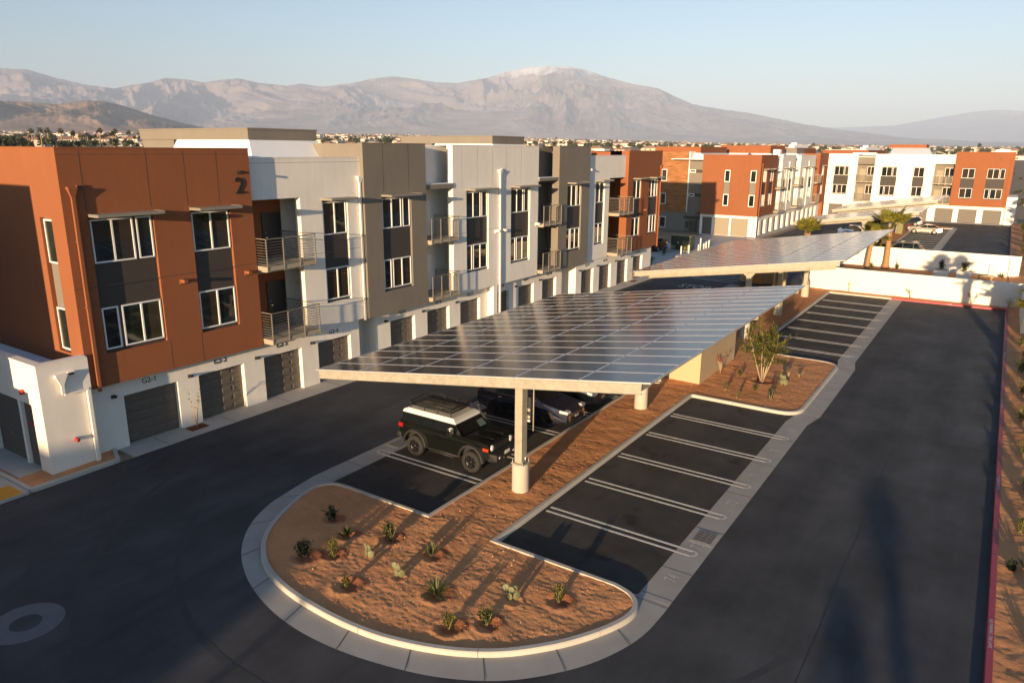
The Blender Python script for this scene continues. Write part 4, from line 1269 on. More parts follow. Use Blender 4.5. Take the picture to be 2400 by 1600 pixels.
    mb.hexa([P(-7.36, .13, 3.32), P(-7.26, .13, 3.32), P(-7.26, .03, 3.32), P(-7.36, .03, 3.32), P(-7.48, .15, 3.62), P(-7.14, .15, 3.62), P(-7.14, .02, 3.62), P(-7.48, .02, 3.62)], M['white'])
    mb.fbox(f1, -7.36, -7.26, .03, .13, 3.0, 3.32, M['white']); mb.fbox(f1, -7.26, -6.42, .03, .10, 2.93, 3.0, M['white']); mb.fbox(f1, -6.5, -6.38, .03, .14, .1, 2.93, M['white'])
    mb.build('downpipe', parent=root)
    # roof, penthouse blocks, white pedestals, small plant boxes
    rf = MB(); rf.box(-6.0, 47.2, 18.1, 30.4, 10.9, 11.0, M['roofwhite'])
    rf.fbox(fr, -6.33, 47.55, B - .1, B, 0, 11.2, M['taupe'])
    rf.build('roof', parent=root)
    for x0, x1, y1 in ((4.5, 8.85, 29.4), (25.2, 29.4, 28.7)):
        pb = MB(); pb.box(x0, x1, 20, y1, 12.02, 12.5, M['taupe']); pb.box(x0 - .03, x1 + .03, 19.97, y1 + .03, 12.5, 12.58, M['taupe'])
        pb.build('penthouse', parent=root)
        pb = MB()
        pb.hexa([(x0 - .35, 19.3, 11.0), (x1 + .35, 19.3, 11.0), (x1 + .35, y1 - 3, 11.0), (x0 - .35, y1 - 3, 11.0), (x0 + .05, 20.04, 12.02), (x1 - .05, 20.04, 12.02), (x1 - .05, y1 - 3.4, 12.02), (x0 + .05, y1 - 3.4, 12.02)], M['roofwhite'])
        pb.box(x0 + .1, x1 - .1, y1 - 3, y1 - .05, 11.0, 12.02, M['taupe'])
        pb.build('roof_pedestal', parent=root)
    for b6 in ((9.2, 10.4, 19.6, 20.8, 11.0, 11.72), (33.6, 38.5, 19.0, 20.6, 11.0, 11.6), (41, 42, 19, 20, 11, 11.72)):
        mb = MB(); mb.box(*b6, M['roofwhite']); mb.build('roof_plant', parent=root)
    return root
building_two()

def simple_upper(root, fr, name, u0, u1, z1, w, mat, cols, B=-9, z0=ZB, left=True, right=True):
    mb = MB(); h = [column(root, fr, w, a, c, k, int(100 + a * 7)) for a, c, k in cols]
    wall_holes(mb, fr, u0, u1, z0, z1, w, B, mat, h, left=left, right=right)
    parapet_cap(mb, fr, u0, u1, w, z1, mat)
    mb.build(name, parent=root)

def recess_bay(root, fr, u0, u1, mat, seed, wf=.9, back=-1.3, top=9.62, win=True):
    mb = MB(); mb.fbox(fr, u0, u1, back - .2, back, ZB, top, mat); mb.build('recess_wall', parent=root)
    for z in (3.18, 6.48): entry_door(root, fr, back + .005, u0 + .35, z, mat='tandoor')
    for z0 in (2.92, 6.27): balcony(root, fr, u0 + .03, u1 - .03, back, wf, z0)
    if win:
        for z0, z1 in (ZU, ZL): window(root, fr, back + .004, z0, z1, [(u0 + 1.55, u1 - .08, (u0 + u1 + 1.47) / 2)], seed)

def building_three():
    """the next block beyond the gap: orange end wall with timber siding, long side along the drive"""
    root = empty('apartment_building', (105, 17.3, 0), 'apartment building beyond the gap with timber siding beside its sunlit orange end wall', 'apartment building', 'apartment buildings of the estate')
    fe = Frame((84, 17.0, 0), (0, -1, 0), (-1, 0, 0))                   # end wall, u negative towards the left
    o = MB()
    holes = [(-4.95, -4.1, 4.12, 9.16), (-1.38, -.5, 4.12, 9.16)]
    wall_holes(o, fe, -8.1, 0, 2.9, 11.1, 0, -10, M['orange'], holes, right=False)
    parapet_cap(o, fe, -8.1, 0, 0, 11.1, M['orange'])
    o.build('orange_wall', parent=root)
    for a, c, _, _ in holes:
        sp = MB(); P = fe.p; sp.poly([P(a, -.13, 4.12), P(c, -.13, 4.12), P(c, -.13, 9.16), P(a, -.13, 9.16)], M['taupe']); sp.build('spandrel', parent=root)
        for z0, z1 in (ZU, ZL): window(root, fe, -.125, z0, z1, [(a + .04, c - .04, None)], int(a * 10), t=.09)
    g = MB()
    wall_holes(g, fe, -8.1, .0, 0, 2.92, -.35, -10, M['white'], [(-7.75, -6.35, .05, 2.5, .12), (-6.05, -3.85, .05, 2.5, .12), (-3.55, -1.2, .05, 2.5, .12)], top=False, bottom=False, right=False)
    g.build('end_garage_wall', parent=root)
    for a, c in ((-7.7, -6.4), (-6.0, -3.9), (-3.5, -1.25)):
        mb = MB(); mb.fbox(fe, a, c, -.47, -.44, .06, 2.48, M['tandoor'] if a > -7 else M['door']); mb.build('utility_door', parent=root)
    # grey stair section and timber end
    t = MB(); t.fbox(fe, -10.9, -8.1, -4, -2.2, 0, 10.4, M['taupe']); t.build('taupe_wall', parent=root)
    t = MB(); t.fbox(fe, -15.2, -10.9, -4, -2.1, 0, 2.85, M['taupe']); t.build('taupe_wall', parent=root)
    s = MB(); s.fbox(fe, -15.2, -10.9, -4, -2.0, 2.85, 11.45, M['siding']); s.fbox(fe, -10.9, -10.78, -4, -1.98, 2.85, 11.5, M['frame']); s.build('timber_wall', parent=root)
    for z0, z1 in ((7.25, 8.95), (3.9, 5.5)): window(root, fe, -1.99, z0, z1, [(-15.0, -14.15, None)], 5, t=.08)
    window(root, fe, -2.09, .45, 2.05, [(-15.0, -14.0, None)], 6, t=.08)
    for z in (8.55, 5.15):
        window(root, fe, -2.19, z, z + .42, [(-10.75, -9.85, None)], 7, t=.1)
        mb = MB(); mb.fbox(fe, -9.8, -8.4, -2.2, -2.18, z, z + .42, M['spandrel']); mb.build('spandrel', parent=root)
    mb = MB(); mb.fbox(fe, -11.2, -8.5, -2.19, -2.0, 1.9, 2.3, M['spandrel']); mb.fbox(fe, -10.2, -9.2, -2.19, -1.9, .2, 1.7, M['cargrey']); mb.fbox(fe, -10.9, -10.5, -2.19, -1.95, .6, 1.5, M['cargrey']); mb.build('meter_cabinet', parent=root)
    fl = Frame((84, 17.0, 0), (1, 0, 0), (0, -1, 0))
    simple_upper(root, fl, 'orange_wall', 0, 8.4, 11.1, 0, M['orange'], [(1.5, 3.3, 3), (4.9, 6.9, 2)], left=False, z0=2.9)
    recess_bay(root, fl, 8.4, 11.6, M['white'], 3, wf=.7)
    simple_upper(root, fl, 'white_wall', 11.6, 19.5, 11.1, -.1, M['white'], [(13.0, 14.6, 2), (16.6, 18.2, 2)])
    recess_bay(root, fl, 19.5, 22.6, M['white'], 4, wf=.7)
    simple_upper(root, fl, 'white_wall', 22.6, 33.5, 11.0, 0, M['white'], [(24.4, 26.4, 3), (29.6, 31.6, 3)])
    recess_bay(root, fl, 33.5, 36.3, M['orange'], 5, wf=.6)
    simple_upper(root, fl, 'orange_wall', 36.3, 43.5, 11.3, .1, M['orange'], [(38.8, 40.6, 2)])
    for a, c in ((1.4, 3.5), (4.8, 7.1), (12.9, 14.8), (16.5, 18.4), (24.3, 26.6), (29.5, 31.8), (38.7, 40.8)): awning(root, fl, 0 if a < 10 else -.1, a, c)
    downpipe(root, fl, .6, 0, 9.9, 2.8, M['orange']); downpipe(root, fl, 15.6, -.1, 10.0, 2.8, M['white']); downpipe(root, fl, 28.2, 0, 10, 2.8, M['white'])
    g = MB(); D = [(1.0 + 3.3 * k, 3.2 + 3.3 * k) for k in range(12)]
    wall_holes(g, fl, 0, 42, 0, 2.92, -.45, -8, M['white'], [(a, c, 0, 2.13, .3) for a, c in D], top=False, bottom=False, left=False); g.build('garage_wall', parent=root)
    g = MB(); g.fbox(fl, 42, 43.6, -8, .1, 0, 2.83, M['orange']); g.build('orange_pier', parent=root)
    for a, c in D: garage_door(root, fl, a, c, -.75)
    rf = MB(); rf.box(84.4, 127, 17.4, 30, 10.4, 10.5, M['roofwhite']); rf.build('roof', parent=root)
    for x0, x1, y0, y1, z, mt in ((88, 100, 27, 34, 12.2, 'orange'), (103, 112, 21, 29, 12.5, 'orange'), (116, 122, 20, 27, 12.1, 'taupe')):
        pb = MB(); pb.box(x0, x1, y0, y1, 11.3, z, M[mt]); pb.build('penthouse', parent=root)
        pb = MB(); pb.hexa([(x0 - .6, y0 - 1.4, 10.5), (x1 + 1.2, y0 - 1.4, 10.5), (x1 + 1.2, y1, 10.5), (x0 - .6, y1, 10.5), (x0, y0 - .02, 11.3), (x1, y0 - .02, 11.3), (x1, y1, 11.3), (x0, y1, 11.3)], M['roofwhite']); pb.build('roof_pedestal', parent=root)
    mb = MB(); mb.box(101, 102, 19, 20, 10.5, 11.9, M['roofwhite']); mb.build('roof_plant', parent=root)
    mb = MB(); mb.lathe((92, 21, 10.5), [(.4, 0), (.4, .5), (.2, .8), (.01, .85)], M['metal']); mb.build('roof_plant', parent=root)
building_three()

def building_one():
    root = empty('apartment_building', (129.5, 2.5, 0), 'fully sunlit cream white and orange apartment building closing the end of the drive', 'apartment building', 'apartment buildings of the estate')
    fr = Frame((129.5, 0, 0), (0, -1, 0), (-1, 0, 0))                   # u = -Y
    simple_upper(root, fr, 'white_wall', -19.5, -12.25, 11.27, 0, M['white'], [(-16.05, -13.65, 3)])
    recess_bay(root, fr, -12.25, -9.4, M['taupe'], 3, wf=.55)
    k = MB(); k.fbox(fr, -12.24, -9.41, -1.4, .15, 9.5, 9.78, M['taupe']); k.fbox(fr, -12.24, -9.41, -1.2, -1.05, 9.78, 11.1, M['taupe']); k.build('balcony_hood', parent=root)
    simple_upper(root, fr, 'white_wall', -9.4, .1, 11.25, 0, M['white'], [(-8.14, -5.7, 3), (-3.04, -1.42, 2)])
    w_ = MB(); wall_holes(w_, fr, .1, 3.1, 9.75, 11.3, 0, -9, M['white'], [], left=False, right=False); w_.build('white_wall', parent=root)
    recess_bay(root, fr, .1, 3.1, M['taupe'], 6, wf=.9, top=9.75)
    simple_upper(root, fr, 'orange_wall', 3.1, 11.45, 11.75, .3, M['orange'], [(4.28, 6.12, 2), (7.92, 10.4, 3)])
    mb = MB(); add_text(mb, '1', .95, fr.p(9.5, .306, 10.65), (0, -1, 0), (0, 0, 1), M['sign'], thick=.04); mb.build('building_number', parent=root)
    downpipe(root, fr, 11.0, .3, 10.6, 2.8, M['orange'])
    g = MB(); D = [(-16.4, -14.0), (-13.0, -10.6), (-9.6, -7.2), (-6.2, -3.8), (-2.6, -.1), (1.1, 3.8), (4.6, 7.3), (8.2, 10.85)]
    wall_holes(g, fr, -19.5, 11.3, 0, ZB + .02, -.15, -8, M['white'], [(a, c, 0, 2.28, .25) for a, c in D], top=False, bottom=False)
    g.build('garage_wall', parent=root)
    for a, c in D: 
        garage_door(root, fr, a, c, -.4, z1=2.27)
        wall_lamp(root, fr, a - .5, -.15, 2.3)
    q = MB(); q.fbox(fr, 11.3, 12.75, -9, .35, 0, 4.5, M['white']); q.fbox(fr, 11.3, 12.78, -9, .37, 4.5, 4.56, M['white']); q.build('wing_wall', parent=root)
    wall_lamp(root, fr, 12.0, .35, 2.3)
    rf = MB(); rf.box(130, 141, -11, 19, 10.7, 10.8, M['roofwhite']); rf.build('roof', parent=root)
    pb = MB(); pb.box(136, 141, 2.2, 8.2, 12.4, 13.0, M['orange']); pb.build('penthouse', parent=root)
    pb = MB(); pb.hexa([(131.6, .6, 11.0), (131.6, 7.6, 11.0), (141, 9.2, 11.0), (141, 1.2, 11.0), (136, 1.8, 12.4), (136, 7.6, 12.4), (141, 8.3, 12.4), (141, 2.1, 12.4)], M['roofwhite']); pb.build('roof_pedestal', parent=root)
    mb = MB(); mb.box(134, 138, -10.5, -8.5, 10.8, 12.2, M['roofwhite']); mb.build('roof_plant', parent=root)
    mb = MB(); mb.box(134, 135.5, 10, 14, 10.8, 11.5, M['roofwhite']); mb.build('roof_plant', parent=root)
building_one()

# further blocks of the estate, seen only as roofs behind the others
def roof_block(x0, x1, y0, y1, z, mt, label):
    root = empty('apartment_building', ((x0 + x1) / 2, (y0 + y1) / 2, 0), label, 'apartment building', 'apartment buildings of the estate')
    mb = MB(); mb.box(x0, x1, y0, y1, 0, z, M[mt]); mb.build('wall', parent=root)
    mb = MB(); mb.box(x0 + .4, x1 - .4, y0 + .4, y1 - .4, z, z + .06, M['roofwhite']); mb.box(x0 + 2, x1 - 3, y0 + 1, y0 + 2, z, z + .55, M['roofwhite']); mb.box(x0 + (x1 - x0) * .35, x0 + (x1 - x0) * .35 + 1, y0 + 1.5, y0 + 2.5, z, z + 1.0, M['roofwhite']); mb.build('roof', parent=root)
    fr = Frame((x0, y0, 0), (0, -1, 0), (-1, 0, 0))
    for k in range(3):
        for z0, z1 in (ZU, ZL): window(root, fr, .002, z0, z1, [(-3.2 - 5 * k, -1.6 - 5 * k, None)], k)
roof_block(133, 150, 24, 40, 12.3, 'orange', 'orange apartment block showing only its roofline behind the timber sided building')
roof_block(152, 176, 14, 23, 12.0, 'orange', 'brick orange roofline of the block behind the cream white building')
# unseen neighbours: near one inferred from its shadow, far one added to cast shade
def neighbour(x0, x1, y0, y1, z, label, wing=None):
    root = empty('apartment_building', ((x0 + x1) / 2, (y0 + y1) / 2, 0), label, 'apartment building', 'apartment buildings of the estate')
    fr = Frame((x1, y0, 0), (0, 1, 0), (1, 0, 0))
    mb = MB(); wall_holes(mb, fr, 0, y1 - y0, 0, z, 0, -(x1 - x0), M['orange'], [(2, 4, 4.1, 9.1)]); mb.build('wall', parent=root)
    sp = MB(); P = fr.p; sp.poly([P(2, -.13, 4.1), P(4, -.13, 4.1), P(4, -.13, 9.1), P(2, -.13, 9.1)], M['spandrel']); sp.build('spandrel', parent=root)
    for z0, z1 in (ZU, ZL): window(root, fr, -.12, z0, z1, [(2.05, 3.95, 3)], 2)
    mb = MB(); mb.box(x0, x1, y1 - .2, y1, 0, z, M['orange']); mb.box(x0, x0 + .2, y0, y1, 0, z, M['orange']); mb.box(x0 + .3, x1 - .3, y0 + .3, y1 - .3, z - .6, z - .5, M['roofwhite']); mb.build('roof', parent=root)
    if wing:
        mb = MB(); mb.box(*wing, M['white']); mb.build('wing_wall', parent=root)  # unseen low wing, shaped to set the shadow edge on the nearest building
neighbour(-60, -17.8, 16.25, 32, 11.57, 'orange apartment building on the left behind the viewpoint', (-19, -16.1, 15.5, 30, 0, 4.0))
neighbour(-112, -95, -12.4, 70, 11.15, 'unseen orange block added far behind the viewpoint to shade the left drive')
# ---------------------------------------------------------------- solar carports
SLOPE = -.1462
TILT = atan2(SLOPE, 1)
def cz(y): return 5.75 + SLOPE * (y + 4.2)
PW = 2.185; PH = 1.04
def panel_mesh():
    mb = MB(); L = PW / cos(0) ; a, b = PW / 2 - .008, PH / 2 - .006
    f = .030
    # local: x across the row (world X, height PH), y along the slope (PW)
    mb.box(-b, b, -a, a, -.035, -.002, M['alu'], skip='t')
    for x0, x1, y0, y1 in ((-b, -b + f, -a, a), (b - f, b, -a, a), (-b + f, b - f, -a, -a + f), (-b + f, b - f, a - f, a)):
        mb.box(x0, x1, y0, y1, -.012, .003, M['alu'], skip='b')
    mb.poly([(-b + f, -a + f, -.001), (b - f, -a + f, -.001), (b - f, a - f, -.001), (-b + f, a - f, -.001)], M['cells'])
    me_o = mb.build('solar_panel')
    me = me_o.data; bpy.data.objects.remove(me_o)
    return me
PANEL_ME = panel_mesh()

def carport(x0, nrow, posts, label, detail=True):
    root = empty('solar_carport', (posts[0], 1.45, 0), label, 'solar carport', 'solar carports over the parking rows')
    off = WL[root.name]
    x1 = x0 + nrow * PH
    n = 0
    rest = None
    order = [(i, j) for i in range(nrow) for j in range(6)]
    for (i, j) in order:
        yc = -4.2 + (j + .5) * PW * cos(TILT); xc = x0 + (i + .5) * PH
        n += 1
        if n <= 100:
            o = bpy.data.objects.new('solar_panel', PANEL_ME); COL.objects.link(o); o.parent = root
            o.location = Vector((xc, yc, cz(yc))) - off; o.rotation_euler = (TILT, 0, 0)
        else:
            if rest is None: rest = MB()
            mt = Matrix.Translation((xc, yc, cz(yc))) @ Matrix.Rotation(TILT, 4, 'X')
            k = len(rest.v)
            rest.v += [tuple(mt @ v.co) for v in PANEL_ME.vertices]
            for p in PANEL_ME.polygons:
                rest.f.append(tuple(k + q for q in p.vertices)); rest.m.append(rest._mi(PANEL_ME.materials[p.material_index])); rest.sm.append(False)
    if rest: rest.build('solar_panels', parent=root, kind='stuff')
    ya, yb = -4.2, -4.2 + 6 * PW * cos(TILT)
    def beam(mb, xa, xb, y0, y1, top, dep, mat):
        """member following the slope"""
        mb.hexa([(xa, y0, cz(y0) - top - dep), (xb, y0, cz(y0) - top - dep), (xb, y1, cz(y1) - top - dep), (xa, y1, cz(y1) - top - dep), (xa, y0, cz(y0) - top), (xb, y0, cz(y0) - top), (xb, y1, cz(y1) - top), (xa, y1, cz(y1) - top)], mat)
    # end fascias: C sections with lips
    for s, xe in ((1, x0 + .05), (-1, x1 - .05)):
        mb = MB(); beam(mb, min(xe, xe + s * .012), max(xe, xe + s * .012), ya + .28, yb - .12, .05, .30, M['galv'])
        beam(mb, min(xe, xe + s * .09), max(xe, xe + s * .09), ya + .28, yb - .12, .045, .012, M['galv']); beam(mb, min(xe, xe + s * .09), max(xe, xe + s * .09), ya + .28, yb - .12, .345, .012, M['galv'])
        mb.build('fascia', parent=root)
    # purlins along the row
    for k in range(7):
        y = ya + .34 + (yb - ya - .6) * k / 6
        mb = MB(); zc = cz(y) - .05
        mb.box(x0 + .14, x1 - .14, y - .04, y + .04, zc - .22, zc - .012, M['galv']); mb.build('purlin', parent=root)
    for q, px in enumerate(posts):
        mb = MB(); beam(mb, px - .13, px + .13, ya + .7, yb - .6, .29, .03, M['galv']); beam(mb, px - .13, px + .13, ya + .7, yb - .6, .64, .03, M['galv']); beam(mb, px - .02, px + .02, ya + .7, yb - .6, .31, .34, M['galv'])
        mb.build('cantilever_beam', parent=root)
        mb = MB(); zt = cz(1.45) - .64
        mb.box(px - .16, px + .16, 1.45 - .14, 1.45 + .14, 1.17, zt, M['galv'])
        mb.hexa([(px - .14, 1.3, zt - .25), (px + .14, 1.3, zt - .25), (px + .14, 1.6, zt - .25), (px - .14, 1.6, zt - .25), (px - .17, 1.05, zt + .05), (px + .17, 1.05, zt + .05), (px + .17, 1.85, zt - .05), (px - .17, 1.85, zt - .05)], M['galv'])
        p = mb.build('post', parent=root)
        mb = MB(); mb.box(px - .25, px + .25, 1.2, 1.7, 1.14, 1.17, M['galv']); mb.build('base_plate', parent=p)
        for sx in (-.2, .2):
            for sy in (-.2, .2):
                mb = MB(); mb.lathe((px + sx, 1.45 + sy, 1.17), [(.035, 0), (.035, .045), (.018, .045), (.018, .16), (.001, .16)], M['metal'], n=8, smooth=False); mb.build('anchor_bolt', parent=p)
        mb = MB(); mb.tube([(px - .10, 1.62, 1.1), (px - .10, 1.62, zt - .1)], .022, M['galv']); mb.tube([(px - .02, 1.25, 1.05), (px - .02, 1.25, 1.5)], .018, M['metal']); mb.build('conduit', parent=p)
        mb = MB(); mb.lathe((px, 1.45, 0), [(.30, -.1), (.305, .05), (.30, 1.09), (.285, 1.14)], M['pier'], n=28)
        for k in range(7): mb.lathe((px, 1.45, .15 + .14 * k), [(.301, 0), (.306, .006), (.301, .012)], M['pier'], n=28, cap=False)
        mb.build('pier', parent=root)
    if detail:
        px = posts[0]
        mb = MB(); mb.box(px + .2, px + .32, 1.2, 1.55, 2.6, 3.5, M['cargrey']); mb.box(px + .19, px + .2, 1.22, 1.5, 2.75, 2.85, M['galv']); mb.box(px + .19, px + .2, 1.22, 1.5, 3.0, 3.1, M['galv'])
        mb.tube([(px + .26, 1.12, 2.3), (px + .26, 1.12, 4.0)], .022, M['galv']); mb.box(px + .19, px + .2, 1.22, 1.32, 2.62, 2.7, M['plate']); mb.build('switch_box', parent=root)
    return root
carport(-1.9, 17, [.6, 10.85], 'nearest tilted solar panel carport above the black off-road vehicle')
carport(25.5, 20, [26.95, 35.0, 43.6], 'second solar panel carport reaching towards the white end wall', False)
carport(68.3, 10, [70.2, 76.5], 'third solar panel carport with palms in front of it', False)
carport(90.9, 14, [93, 102.5], 'farthest solar panel carport in front of the cream white building', False)

# ---------------------------------------------------------------- vehicles
def prism_sides(mb, prof, hw, mat, smooth=False):
    """closed side profile [(x, z)], half width per point"""
    n = len(prof)
    L = [(x, h, z) for (x, z), h in zip(prof, hw)]; R = [(x, -h, z) for (x, z), h in zip(prof, hw)]
    for i in range(n):
        j = (i + 1) % n
        mb.poly([L[j], L[i], R[i], R[j]], mat, smooth)
    mb.poly(L, mat); mb.poly(R[::-1], mat)

def wheel(parent, x, y, r, wd, rimmat, side):
    mb = MB()
    y0, y1 = (y - wd / 2, y + wd / 2)
    mb.lathe((x, 0, r), [(r * .60, y0 + .01), (r * .92, y0), (r, y0 + wd * .2), (r, y1 - wd * .2), (r * .92, y1), (r * .60, y1 - .01)], M['tyre'], n=28, axis='y', cap=False)
    w = mb.build('wheel', parent=parent)
    mb = MB(); f = y1 if side > 0 else y0; s = side
    mb.lathe((x, 0, r), [(r * .62, f - s * .01), (r * .60, f - s * .05), (r * .50, f - s * .07)], M['rim'] if rimmat == 'rim' else M['rims'], n=28, axis='y', cap=False)
    mb.lathe((x, 0, r), [(r * .52, f - s * .10), (.001, f - s * .10)], M['black'], n=20, axis='y', cap=False)
    for k in range(6):
        a = 2 * pi * k / 6
        ca, sa = cos(a), sin(a)
        def pt(rr, t, d): return (x + rr * ca - t * sa, f - s * d, r + rr * sa + t * ca)
        mb.hexa([pt(.03, -.04, .075), pt(r * .58, -.03, .06), pt(r * .58, .03, .06), pt(.03, .04, .075), pt(.03, -.03, .03), pt(r * .58, -.02, .035), pt(r * .58, .02, .035), pt(.03, .03, .03)], M[rimmat])
    mb.lathe((x, 0, r), [(.07, f - s * .08), (.06, f - s * .015), (.001, f - s * .012)], M[rimmat], n=12, axis='y')
    mb.build('rim', parent=w)

def arch_profile(xr, xf, r, zb, x0, x1):
    """underside from rear (x0) to front (x1) with two round wheel openings"""
    pts = [(x0, zb + .12)]
    for xc in (xr, xf):
        pts.append((xc - r, zb))
        for k in range(1, 10):
            a = pi - pi * k / 10
            pts.append((xc + r * cos(a), zb + r * sin(a) * 1.02))
        pts.append((xc + r, zb))
    pts.append((x1, zb + .12))
    return pts

def finish_car(parts_root, loc, rz):
    parts_root.location = loc; parts_root.rotation_euler = (0, 0, rz)

def glass_quad(root, pts, mat='carglass', name='side_window'):
    mb = MB(); mb.poly(pts, M[mat]); o = mb.build(name, parent=root)
    return o

def offroader(loc, rz, label):
    root = empty('off_road_vehicle', (0, 0, 0), label, 'off-road vehicle')
    xr, xf, r = -1.36, 1.36, .42
    hwb = .90
    mb = MB()
    low = arch_profile(xr, xf, .52, .50, -2.12, 2.05)
    up = [(2.12, .80), (2.10, 1.10), (2.02, 1.20), (1.2, 1.27), (.88, 1.30), (-2.10, 1.32), (-2.18, 1.2), (-2.2, .75)]
    prof = low + up
    hw = [hwb if abs(x) < 1.8 else hwb - .05 for x, z in low] + [.82, .82, .80, .84, .86, .88, .86, .85]
    prism_sides(mb, prof, hw, M['carblack'])
    mb.box(-1.9, 1.9, -.7, .7, .48, .95, M['trim'])
    mb.build('body', parent=root, bevel=.035)
    # cabin
    c = MB()
    cab = [(.90, 1.29), (.47, 1.69), (-2.02, 1.69), (-2.14, 1.30)]
    prism_sides(c, cab, [.86, .75, .75, .86], M['carblack']); c.build('cabin', parent=root, bevel=.03)
    rf = MB(); prism_sides(rf, [(.55, 1.66), (.50, 1.76), (.36, 1.83), (-1.85, 1.84), (-2.02, 1.78), (-2.08, 1.67)], [.785, .765, .68, .68, .75, .785], M['carwhite']); rf.build('roof', parent=root, bevel=.04)
    P = lambda x, z, o=.006: (x, (.86 - (z - 1.3) / .44 * .12) + o, z)
    for s in (1, -1):
        fl = lambda q: [(x, s * y, z) for x, y, z in (q if s > 0 else q[::-1])]
        glass_quad(root, fl([P(.62, 1.36), P(.38, 1.65), P(-.42, 1.65), P(-.42, 1.36)][::-1]))
        glass_quad(root, fl([P(-.52, 1.38), P(-.52, 1.65), P(-1.05, 1.65), P(-1.05, 1.38)][::-1]))
        glass_quad(root, fl([P(-1.22, 1.42), P(-1.22, 1.64), P(-1.9, 1.64), P(-1.98, 1.42)][::-1]))
        # mirror, handle, lamps, flares, step bar
        m = MB(); m.box(.42, .58, s * .93 if s > 0 else -1.17, s * 1.17 if s > 0 else -.93, 1.32, 1.58, M['chrome']); m.box(.45, .55, min(s * .84, s * .95), max(s * .84, s * .95), 1.3, 1.36, M['trim']); m.build('mirror', parent=root, bevel=.03)
        m = MB(); m.box(-.42, -.18, min(s * .90, s * .935), max(s * .90, s * .935), 1.06, 1.10, M['chrome']); m.build('handle', parent=root)
        m = MB(); m.box(-2.215, -2.0, min(s * .62, s * .905), max(s * .62, s * .905), 1.06, 1.22, M['lamp_red']); m.build('taillight', parent=root)
        m = MB(); m.lathe((2.10, s * .60, 1.03), [(.001, .035), (.10, .03), (.12, 0), (.12, -.06)], M['lamp_clear'], n=18, axis='x'); m.build('headlight', parent=root)
        m = MB(); m.box(1.86, 2.10, min(s * .72, s * .875), max(s * .72, s * .875), .96, 1.07, M['lamp_amber']); m.build('indicator', parent=root)
        m = MB(); m.box(1.55, 1.80, min(s * .85, s * .90), max(s * .85, s * .90), 1.12, 1.155, M['chrome']); m.build('badge', parent=root)
        for xc in (xr, xf):
            m = MB(); rows = [[], [], [], []]
            for k in range(17):
                a = pi * k / 16
                for q, (rr, yy) in enumerate(((.50, .88), (.50, .99), (.57, .98), (.60, .885))): rows[q].append((xc + rr * cos(a), s * yy, .50 + rr * sin(a) * 1.02))
            m.grid(rows if s < 0 else rows[::-1], M['trim'], smooth=False); m.build('wheel_flare', parent=root)
        m = MB(); m.tube([(-.86, s * .93, .50), (.86, s * .93, .50)], .035, M['trim']); m.tube([(-.6, s * .98, .44), (.6, s * .98, .44)], .03, M['trim'])
        for x in (-.6, 0, .6): m.tube([(x, s * .75, .52), (x, s * .97, .45)], .022, M['trim'])
        m.build('side_step', parent=root)
    glass_quad(root, [(.93, -.75, 1.335), (.93, .75, 1.335), (.53, .68, 1.655), (.53, -.68, 1.655)], name='windscreen')
    m = MB(); m.poly([(.925, .25, 1.35), (.925, .68, 1.35), (.70, .66, 1.54), (.70, .3, 1.54)], simple('sun_shade', (.10, .15, .14), .5)); 
    o = m.build('sun_shade', parent=root); o.location.x += .012
    glass_quad(root, [(-2.165, .72, 1.36), (-2.165, -.72, 1.36), (-2.075, -.66, 1.64), (-2.075, .66, 1.64)], name='rear_window')
    # bonnet ribs, grille, bumpers, plate, snorkel
    m = MB()
    for y in (-.32, .32): m.box(1.0, 1.95, y - .05, y + .05, 1.255, 1.285, M['carblack'])
    m.build('bonnet_rib', parent=root, bevel=.012)
    m = MB(); m.box(2.08, 2.125, -.45, .45, .92, 1.13, M['trim']); m.box(2.12, 2.13, -.4, .4, 1.0, 1.05, M['black']); m.build('grille', parent=root)
    m = MB()
    prism_sides(m, [(2.0, .52), (2.34, .55), (2.36, .82), (2.05, .88)], [.74, .66, .66, .84], M['trim']); m.box(2.30, 2.40, -.25, .25, .56, .66, M['black'])
    m.build('front_bumper', parent=root, bevel=.02)
    for s in (1, -1):
        m = MB(); m.lathe((2.33, s * .46, .68), [(.001, .025), (.07, .02), (.075, -.02)], M['lamp_clear'], n=12, axis='x'); m.build('fog_lamp', parent=root)
    m = MB(); m.box(-2.36, -2.14, -.86, .86, .60, .80, M['trim']); m.build('rear_bumper', parent=root, bevel=.03)
    m = MB(); m.box(2.362, 2.372, -.16, .16, .72, .86, M['plate']); pl = m.build('number_plate', parent=root)
    m = MB(); m.lathe((-2.34, 0, 1.0), [(.40, -.09), (.42, 0), (.40, .09), (.2, .1)], M['tyre'], n=24, axis='x'); m.build('spare_wheel', parent=root)
    m = MB(); m.tube([(1.0, .87, 1.18), (.86, .91, 1.3), (.52, .82, 1.72), (.46, .80, 1.95)], .035, M['trim']); m.box(.42, .54, .75, .86, 1.93, 2.05, M['trim']); m.build('snorkel', parent=root)
    # roof rack: tubes, slats
    m = MB(); z0, z1 = 1.97, 2.12
    for z in (z0, z1):
        m.tube([(.2, -.62, z), (.2, .62, z), (-1.8, .62, z), (-1.8, -.62, z), (.2, -.62, z)], .018, M['black'], n=6)
    for x in (.2, -.47, -1.1, -1.8):
        for y in (-.62, .62): m.tube([(x, y, 1.8), (x, y, z1)], .016, M['black'], n=6)
    for y in (-.3, 0, .3): m.tube([(-1.8, y, z0), (-1.8, y, z1)], .013, M['black'], n=6)
    for k in range(15):
        x = .14 - 1.88 * k / 14; m.box(x - .034, x + .034, -.62, .62, z0 - .008, z0 + .012, M['trim'])
    m.build('roof_rack', parent=root)
